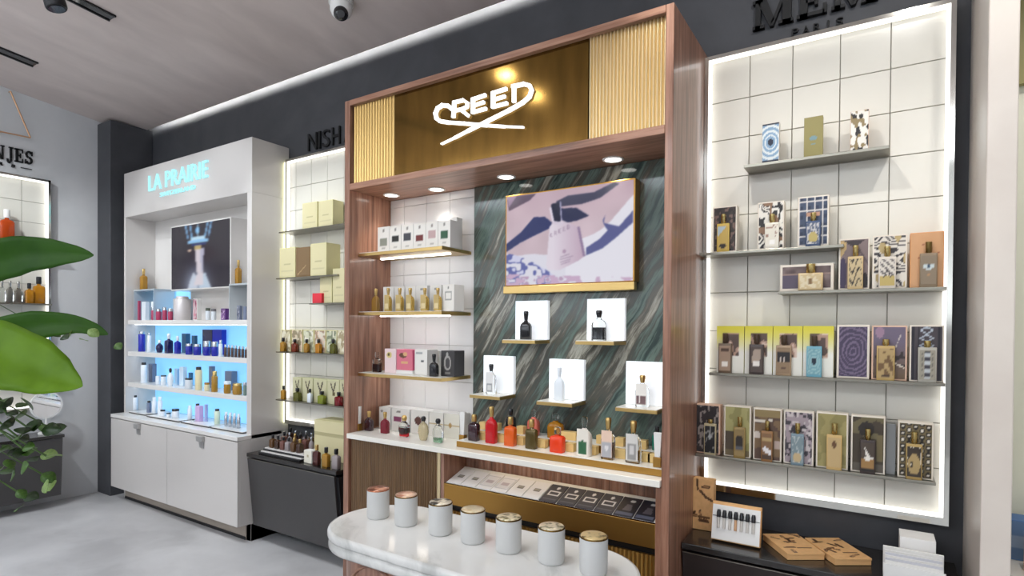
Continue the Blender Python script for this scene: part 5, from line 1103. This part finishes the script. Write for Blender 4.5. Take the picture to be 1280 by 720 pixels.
fl('taupe flacon with an eye emblem before the orange box', 1149.5, 1172, 302.5, S3, GREYF, plain('bronze_cap', 128, 106, 60, .3, .7), lambda U, V: put(put(put(fill(U, (142, 124, 100)), ell(U, V, .5, .62, .36, .10), (196, 214, 220)), ell(U, V, .5, .62, .12, .08), (50, 80, 110)), rect(U, V, .38, .62, .32, .36), (196, 140, 90)), py=330)
fl('brown flacon before the first lemon box', 898, 915, 417, S4, plain('walnut_lacquer', 110, 90, 70, .3), CAPB, lambda U, V: put(put(fill(U, (170, 140, 116)), rect(U, V, .2, .8, .2, .38), (240, 236, 230)), rect(U, V, .1, .9, .8, .9), (84, 60, 44)), py=442)
fl('dark flacon before the second lemon box', 936.5, 955, 418, S4, plain('umber_lacquer', 66, 54, 50, .3), CAPB, lambda U, V: put(put(fill(U, (84, 70, 64)), poly(U, V, [(.1, .4), (.3, .9), (.9, .9), (.8, .4)]), (176, 156, 140)), rect(U, V, .25, .8, .22, .4), (240, 236, 232)), py=442)
fl('black and tan flacon before the third lemon box', 970, 989.5, 419, S4, TANF, CAPB, lambda U, V: put(put(put(fill(U, (150, 122, 90)), rect(U, V, 0, 1, .42, .86), (40, 34, 34)), (np.abs(U-.5) < .3) & (np.sin(U*26) > .3) & rect(U, V, 0, 1, .44, .66), (214, 200, 190)), rect(U, V, .3, .7, .14, .22), (90, 60, 50)), py=444)
fl('cyan flacon with a black eye before the fourth lemon box', 1008, 1027.5, 420, S4, CYANF, CAPB, lambda U, V: put(put(put(fill(U, (112, 172, 188)), np.sin(np.hypot(U-.5, (V-.5)*1.3)*34) > .4, (150, 198, 208)), ell(U, V, .5, .52, .2, .14), (24, 40, 60)), rect(U, V, .1, .9, .02, .06), (80, 130, 150)), py=444)
fl('gold bird flacon before the violet box', 1095.5, 1118.5, 424, S4, plain('gold_lacquer', 190, 160, 100, .3), CAPG, lambda U, V: put(put(fill(U, (188, 158, 100)), vnoise(U, V, 6, 7, 9) > .62, (120, 88, 50)), ell(U, V, .5, .08, .3, .05), (60, 40, 30)), py=450, capf=.16)
fl('beaded blue grey flacon before the striped box', 1147, 1171, 426, S4, plain('sage_lacquer', 176, 172, 160, .3), CAPG, lambda U, V: put(put(put(fill(U, (160, 156, 140)), rect(U, V, .3, .7, .05, .95), (60, 60, 72)), (np.abs(U-.5) < .14) & (np.sin(V*24) > 0), (190, 200, 210)), (np.sin(V*60) > 0) & (np.abs(np.abs(U-.5)-.3) < .06), (110, 106, 96)), py=452, capf=.16)
fl('black flacon with white dots at the left end of the lowest shelf', 880, 895.5, 524, S5, plain('pale_frame', 190, 176, 140, .3), CAPG, lambda U, V: put(put(fill(U, (28, 28, 32)), vnoise(U, V, 9, 11, 3) > .72, (150, 150, 150)), ell(U, V, .5, .6, .16, .1), (180, 190, 196)), py=545, capf=.12)
fl('bronze flacon with an arched scene on the lowest shelf', 917, 932, 521, S5, plain('old_gold_lacquer', 152, 126, 72, .3), CAPG, lambda U, V: put(put(put(fill(U, (152, 126, 72)), ell(U, V, .5, .5, .4, .3), (48, 40, 34)), rect(U, V, .1, .9, .22, .34), (90, 94, 104)), rect(U, V, 0, 1, 0, .18), (166, 140, 84)), py=550)
fl('amber flacon with white ribbon on the lowest shelf', 951.5, 966, 526, S5, plain('amber_lacquer', 150, 108, 66, .3), CAPG, lambda U, V: put(put(put(fill(U, (140, 100, 64)), rect(U, V, 0, 1, .7, .86), (190, 160, 104)), poly(U, V, [(0, .38), (.4, .24), (1, .16), (1, .34), (.3, .48)]), (232, 232, 240)), rect(U, V, 0, 1, 0, .14), (80, 60, 50)), py=555)
fl('blue grey floral flacon on the lowest shelf', 988.5, 1005, 529, S5, plain('steel_blue_lacquer', 122, 142, 152, .3), CAPG, lambda U, V: put(put(fill(U, (124, 148, 158)), vnoise(U, V, 8, 9, 14) > .55, (176, 190, 196)), ell(U, V, .5, .2, .38, .2), (206, 180, 130)), py=560)
fl('rose gold flacon with a brown crest on the lowest shelf', 1033, 1052.5, 529, S5, plain('sand_lacquer', 206, 172, 110, .3), CAPG, lambda U, V: put(put(fill(U, (206, 174, 116)), poly(U, V, [(.3, .84), (.4, .66), (.5, .6), (.6, .66), (.7, .84), (.5, .9)]), (110, 72, 40)), rect(U, V, .25, .75, .34, .38), (150, 116, 66)), py=565)
fl('dark flacon with a white bird on the lowest shelf', 1075, 1094, 536, S5, plain('umber_lacquer', 66, 54, 50, .3), CAPG, lambda U, V: put(put(put(fill(U, (80, 66, 54)), rect(U, V, 0, 1, .1, .45), (170, 126, 66)), poly(U, V, [(.05, .42), (.4, .52), (.15, .95), (.6, .56), (1, .44), (.5, .38)]), (240, 236, 230)), rect(U, V, 0, 1, 0, .08), (40, 34, 32)), py=570)
fl('gold flacon with an ornate ring before the pearl dotted box', 1132, 1153, 540, S5, plain('antique_gold', 176, 148, 92, .3, .4), CAPG, lambda U, V: put(put(put(fill(U, (60, 48, 36)), ell(U, V, .5, .42, .44, .34), (188, 160, 100)), ell(U, V, .3, .4, .1, .12), (30, 24, 20)), vnoise(U, V, 8, 10, 2) > .78, (236, 228, 206)), py=575)

# ================================================================== RIGHT HANGING COUNTER AND ITS GOODS
hanging_counter('dark brown floating counter under the patterned boxes at the right', -.652, .26, .640, .12, 2.315, 2.39, plain('umber_lacquer_front', 44, 36, 34, .38))
zc = .6405
def doodles(seed, n=9):
    rg = random.Random(seed); L = [(rg.uniform(.12, .88), rg.uniform(.08, .92), rg.uniform(0, 3.1), rg.uniform(.10, .17)) for _ in range(n)]
    def f(U, V):
        im = fill(U, (238, 182, 116)); im = im+(vnoise(U, V, 14, 18, seed)[..., None]-.5)*.05
        for k, (a, b, t, l) in enumerate(L):
            d = (math.cos(t)*l, math.sin(t)*l*.6); put(im, seg(U, V, (a-d[0], b-d[1]), (a+d[0], b+d[1]), .045, 1.6), (104, 66, 36)); put(im, seg(U, V, (a-d[0]*.6, b-d[1]*.6), (a+d[0]*.7, b+d[1]*.7), .022, 1.6), (190, 136, 84) if k % 2 else (70, 42, 24))
        put(im, rect(U, V, .45, .85, .24, .27), (110, 70, 40)); return im
    return f
p0, p1 = on_y(861, 640, 2.50), on_y(892, 640, 2.50); zt = on_y(872, 598, 2.50).z
# standing kraft box leaning slightly
r = thing('kraft_box', (p0.x*.5+p1.x*.5, 2.50, zc+.0006), 'kraft board box with brown bottle drawings standing upright on the right counter', 'box')
hw = (p1.x-p0.x)/2; hh = zt-zc
MB().bbox(-hw, hw, 0, .04, 0, hh, .0015).build('carton', KRAFT, r, world=False); _pg('front_print', -hw+.001, hw-.001, .001, hh-.001, -.0006, 34, 50, doodles(5), r)
# white easel box with seven capped vials
q0, q1 = on_y(890, 668, 2.42), on_y(951, 668, 2.42); hw = (q1.x-q0.x)/2; zt = on_y(920, 629, 2.46).z; hh = (zt-zc)/math.cos(math.radians(14))*.98
r = thing('sample_set_box', ((q0.x+q1.x)/2, 2.40, zc+.0066), 'white sample set box with seven black capped vials leaning back on the right counter', 'box')
MB().bbox(-hw, hw, 0, .028, 0, hh, .0012).build('tray', KRAFT, r, world=False); MB().bbox(-hw+.002, hw-.002, -.004, -.0002, .004, hh-.012, .0008).build('insert', WHITE, r, world=False)
for i in range(7):
    x = -hw*.70+hw*1.42*i/6; v = MB().loft([(hh*.32, .0055, .0055, 2), (hh*.60, .0055, .0055, 2)], 10, 0, x, -.0095).build('vial', plain('vial_label', 206, 200, 192, .3) if i != 3 else plain('amber_vial', 206, 160, 120, .3), r, world=False)
    MB().loft([(hh*.60, .0075, .0075, 2), (hh*.72, .0085, .0085, 2), (hh*.80, .006, .006, 2)], 10, 0, x, -.0095).build('cap', BLKCAP, v, world=False)
MB().box(-hw+.004, hw-.004, -.0065, -.0045, hh*.62, hh*.635).build('strap', BLKCAP, r, world=False)
r.rotation_euler.x = math.radians(-12)
# two flat kraft boxes
def flat(label, corners, seed):
    """corners on the counter: front left, front right, back right, back left (pixels of the bottom/top outline)"""
    h = .026; P = [on_z(a, b, zc+h) for a, b in corners]; c = sum(P, Vector())/4; ex = ((P[1]-P[0])+(P[2]-P[3]))/2; ey = ((P[3]-P[0])+(P[2]-P[1]))/2
    wd, ln = ex.length, ey.length; r = thing('kraft_box', (c.x, c.y, zc+.0006), label, 'box'); 
    MB().bbox(-wd/2, wd/2, -ln/2, ln/2, 0, h-.008, .0012).build('base', KRAFT, r, world=False); MB().bbox(-wd/2-.0015, wd/2+.0015, -ln/2-.0015, ln/2+.0015, h-.0078, h, .0012).build('lid', KRAFT, r, world=False)
    o = _pg('front_print', -wd/2, wd/2, -ln/2, ln/2, -h-.0005, 40, 50, doodles(seed, 10), r)
    o.rotation_euler.x = math.radians(-90); r.rotation_euler.z = math.atan2(ex.y, ex.x); return r
flat('kraft board box with bottle drawings lying flat, left of two on the right counter', [(980, 692), (1025, 691), (1001, 668), (958, 667)], 11)
flat('kraft board box with bottle drawings lying flat, right of two on the right counter', [(1039, 698.5), (1084, 697.5), (1053, 673), (1011, 672)], 12)
# white box and leaflets at the right end
a, b = on_y(1124.5, 690, 2.47).x, on_y(1170, 690, 2.47).x; zt = on_y(1147, 674, 2.47).z
carton('white_box', 'plain white box standing at the right end of the right counter', a, b, 2.47, zc+.0006, zt, .10, WHITE)
a, b = on_y(1104, 705, 2.36).x, on_y(1183, 715, 2.36).x; zt = on_y(1140, 703, 2.36).z
r = thing('leaflet_holder', ((a+b)/2, 2.39, zc+.0006), 'white holder with stacked leaflets in front of the plain white box', 'holder')
MB().bbox(a, b, 2.36, 2.45, zc+.0006, zc+.012, .001).build('base', WHITE, r); MB().bbox(a, b, 2.44, 2.45, zc+.0122, zt+.015, .001).build('back', WHITE, r)
MB().bbox(a, b, 2.36, 2.366, zc+.0122, zt-.02, .001).build('front_lip', WHITE, r)
for i in range(5): MB().box(a+.006, b-.006, 2.37+i*.013, 2.374+i*.013, zc+.0122, zt-.012+i*.005).build('leaflet', plain('grey_white_paper', 216, 216, 222, .6) if i % 2 else WHITE, r)

# ================================================================== BEYOND THE PARTITION AT THE RIGHT EDGE
r = thing('wall_display', (.8, YW-.02, .9), 'cream lit panel beyond the stone partition at the right edge', 'wall display')
MB().box(.40, 1.3, YW-.03, YW-.001, .75, 2.75).build('back_board', plain('cream_panel', 232, 230, 206, .4), r)
MB().box(.40, 1.3, YW-.06, YW-.0305, 2.36, 2.75).build('header', plain('olive_header', 150, 140, 86, .5), r)
r = thing('side_cabinet', (.8, 2.4, 0), 'white counter cabinet beyond the stone partition', 'cabinet')
MB().bbox(.375, 1.3, 2.33, YW-.001, .0, .71, .003).build('body', plain('pale_green_grey', 206, 212, 204, .4), r); MB().bbox(.37, 1.3, 2.31, YW-.031, .712, .735, .003).build('top', STONEW, r)
carton('gift_box', 'blue box on the white counter at the right edge', .385, .56, 2.52, .7356, .87, .09, plain('mid_blue_card', 86, 124, 176, .5), lambda U, V: put(fill(U, (88, 126, 178)), rect(U, V, 0, 1, .3, .6), (140, 166, 204)), .02)
r = thing('wooden_holder', (.43, 2.42, .7356), 'tan wooden block in front of the blue box at the right edge', 'holder')
MB().bbox(.415, .50, 2.40, 2.45, .7356, .86, .004).build('body', plain('tan_wood', 206, 152, 98, .5), r)

# ================================================================== FOREGROUND PLANTS
r = thing('potted_plant', on_z(-230, 900, 0).to_tuple(), 'tall leafy plant with big glossy leaves at the left edge', 'plant')
base = at_d(-150, 620, 1.45); bx_, by_ = base.x, base.y
r.location = (bx_, by_, 0)
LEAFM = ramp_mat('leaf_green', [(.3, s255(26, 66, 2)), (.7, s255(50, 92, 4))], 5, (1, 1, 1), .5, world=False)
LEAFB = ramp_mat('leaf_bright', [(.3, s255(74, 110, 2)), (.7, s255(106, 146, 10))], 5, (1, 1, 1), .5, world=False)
for q_ in (LEAFM, LEAFB): q_.node_tree.nodes['Principled BSDF'].inputs['Specular IOR Level'].default_value = .22
SOIL = mat('soil', s255(52, 40, 32), .9); POT = mat('grey_planter', s255(96, 96, 98), .5)
mb = MB(); mb.loft([(0, .15, .15, 2), (.02, .16, .16, 2), (.8, .2, .2, 2), (.82, .2, .2, 2), (.82, .185, .185, 2), (.77, .18, .18, 2)], 36, 0, bx_, by_, cap1=False); mb.build('planter', POT, r)
MB().cyl(bx_, by_, .74, .775, .182, 30).build('soil', SOIL, r)
def leaf(path, wid, mt, bend=.25, arch=0.0, flip=1):
    """path: centre line points (world); wid: half widths; a folded blade with thickness"""
    n = len(path); N = 22; K = 4; mb = MB(); P = []
    def interp(t):
        s = t*(n-1); i = min(int(s), n-2); f = s-i
        p0, p1, p2, p3 = path[max(i-1, 0)], path[i], path[i+1], path[min(i+2, n-1)]
        return .5*((2*p1)+(p2-p0)*f+(2*p0-5*p1+4*p2-p3)*f*f+(3*p1-p0-3*p2+p3)*f**3)
    def wint(t): s = t*(len(wid)-1); i = min(int(s), len(wid)-2); f = s-i; return wid[i]*(1-f)+wid[i+1]*f
    rows = []
    for j in range(N+1):
        t = j/N; c = interp(t); tn = (interp(min(1, t+.01))-interp(max(0, t-.01))).normalized(); view = (CAM0-c).normalized()
        up = view.cross(tn).normalized()*flip; tilt = (up*math.cos(.5)+view*math.sin(.5)).normalized(); tilt2 = (up*math.cos(.35)-view*math.sin(.35)).normalized(); w_ = wint(t)*(1+.025*math.sin(j*1.3))
        row = []
        for k in range(-K, K+1):
            u = k/K; dirv = tilt if u > 0 else tilt2; row.append(c+dirv*(u*w_)+view*(-bend*w_*abs(u)**1.5+.03*w_*math.sin(j*1.3+k)))
        rows.append(row)
    M2 = 2*K+1; vs = [p for row in rows for p in row]; th = .0012; vb = [p-(CAM0-p).normalized()*th for p in vs]; o = len(vs)
    fs = [(j*M2+k, j*M2+k+1, (j+1)*M2+k+1, (j+1)*M2+k) for j in range(N) for k in range(M2-1)]
    mb.add(vs+vb, fs+[tuple(i+o for i in reversed(f)) for f in fs]+[(j*M2, (j+1)*M2, (j+1)*M2+o, j*M2+o) for j in range(N)]+[((j+1)*M2-1, (j+2)*M2-1, (j+2)*M2-1+o, (j+1)*M2-1+o) for j in range(N)], 0, True)
    return mb.build('leaf', mt, r)
CAM0 = Vector((-.2, .1, 1.9))      # the way the blades face: up and out into the room
def pth(pts, d0, d1): return [at_d(a, b, d0+(d1-d0)*i/(len(pts)-1)) for i, (a, b) in enumerate(pts)]
D = 1.45; PX = D/FPX
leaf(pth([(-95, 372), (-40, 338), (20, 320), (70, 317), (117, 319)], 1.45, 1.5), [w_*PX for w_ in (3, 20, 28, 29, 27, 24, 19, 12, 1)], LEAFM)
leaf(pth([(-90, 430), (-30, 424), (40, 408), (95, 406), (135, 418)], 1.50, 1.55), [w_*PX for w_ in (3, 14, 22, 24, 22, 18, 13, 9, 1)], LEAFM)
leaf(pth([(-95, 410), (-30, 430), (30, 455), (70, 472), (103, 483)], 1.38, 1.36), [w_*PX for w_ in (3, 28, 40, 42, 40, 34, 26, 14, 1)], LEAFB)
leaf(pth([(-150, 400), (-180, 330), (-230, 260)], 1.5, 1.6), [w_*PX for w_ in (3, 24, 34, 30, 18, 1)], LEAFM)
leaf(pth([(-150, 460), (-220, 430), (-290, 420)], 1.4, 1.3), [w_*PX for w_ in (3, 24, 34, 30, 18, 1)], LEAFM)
mb = MB()
for (a, b, d) in ((-95, 372, 1.45), (-90, 430, 1.5), (-95, 410, 1.38), (-150, 400, 1.5), (-150, 460, 1.4)):
    e = at_d(a, b, d); s0 = Vector((bx_+(e.x-bx_)*.1, by_+(e.y-by_)*.1, .76)); mid = (s0+e)/2+Vector((0, 0, .12))
    mid.x = bx_+(e.x-bx_)*.35; mid.y = by_+(e.y-by_)*.35
    mb.tube([s0, s0*.5+mid*.5, mid, mid*.4+e*.6, e], .006, 8)
mb.build('stem', mat('stem_green', s255(70, 100, 40), .5), r)
# small leaved trailing plant in the same planter
r2 = thing('trailing_plant', (bx_, by_, .776), 'small leaved trailing plant spilling over at the lower left edge', 'plant')
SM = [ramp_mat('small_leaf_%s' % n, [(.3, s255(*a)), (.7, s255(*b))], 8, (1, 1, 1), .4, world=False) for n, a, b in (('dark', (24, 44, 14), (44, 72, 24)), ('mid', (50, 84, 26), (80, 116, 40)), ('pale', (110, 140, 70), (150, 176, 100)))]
mb = MB(); K = 9; vs = []; 
pr = [(0, .0), (.12, .22), (.3, .38), (.5, .42), (.7, .34), (.88, .18), (1, 0)]
for j, (t, w_) in enumerate(pr): vs += [(t, -w_, .08*abs(w_)+.05*math.sin(t*3)), (t, 0, .05*math.sin(t*3)-.02), (t, w_, .08*abs(w_)+.05*math.sin(t*3))]
fs = [(j*3+k, j*3+k+1, j*3+k+4, j*3+k+3) for j in range(6) for k in range(2)]; o = len(vs); vs2 = [(a, b, c-.02) for a, b, c in vs]
protos = []
for mm in SM:
    m_ = MB(); m_.add(vs+vs2, fs+[tuple(i+o for i in reversed(f)) for f in fs]+[(j*3, (j+1)*3, (j+1)*3+o, j*3+o) for j in range(6)]+[((j+1)*3+2, j*3+2, j*3+2+o, (j+1)*3+2+o) for j in range(6)], 0, True)
    q = m_.build('leaf', mm, r2, world=False); protos.append(q)
rg = random.Random(11); first = [True]*3
SP = [(2, 500), (14, 506), (26, 497), (34, 504), (8, 516), (20, 515), (32, 518), (44, 524), (54, 530), (4, 530), (16, 532), (28, 534), (40, 538), (52, 538), (60, 541), (6, 545), (22, 546), (36, 550), (2, 556), (12, 560), (28, 560), (20, 566), (50, 570), (46, 576), (58, 570), (18, 590), (26, 588), (14, 597), (52, 592), (58, 600), (64, 602), (22, 612), (30, 620), (28, 632), (34, 566), (8, 574), (2, 586), (40, 560),
      (-14, 505), (-20, 520), (-10, 535), (-24, 545), (-12, 560), (-30, 570), (-20, 590), (100, 424), (78, 420), (92, 414), (64, 417), (110, 412), (145, 429)]
pts_small = []
for i, (a, b) in enumerate(SP):
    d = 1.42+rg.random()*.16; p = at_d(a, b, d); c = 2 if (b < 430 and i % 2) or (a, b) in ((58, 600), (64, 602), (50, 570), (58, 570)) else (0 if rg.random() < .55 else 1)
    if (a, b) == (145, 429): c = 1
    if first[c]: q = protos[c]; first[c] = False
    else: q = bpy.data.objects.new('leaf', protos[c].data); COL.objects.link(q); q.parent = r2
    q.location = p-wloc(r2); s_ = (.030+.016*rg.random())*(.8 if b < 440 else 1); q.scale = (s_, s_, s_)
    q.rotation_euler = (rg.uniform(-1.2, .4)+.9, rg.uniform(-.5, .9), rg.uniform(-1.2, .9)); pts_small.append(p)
mb = MB(); root = Vector((bx_+.1, by_+.08, .79))
for k in range(0, len(pts_small), 4):
    p = pts_small[k]; mid = Vector(((root.x*.6+p.x*.4), root.y*.6+p.y*.4, max(p.z, .8)+.1)); mb.tube([root, mid, p], .0025, 6)
mb.build('stems', MATS['stem_green'], r2)
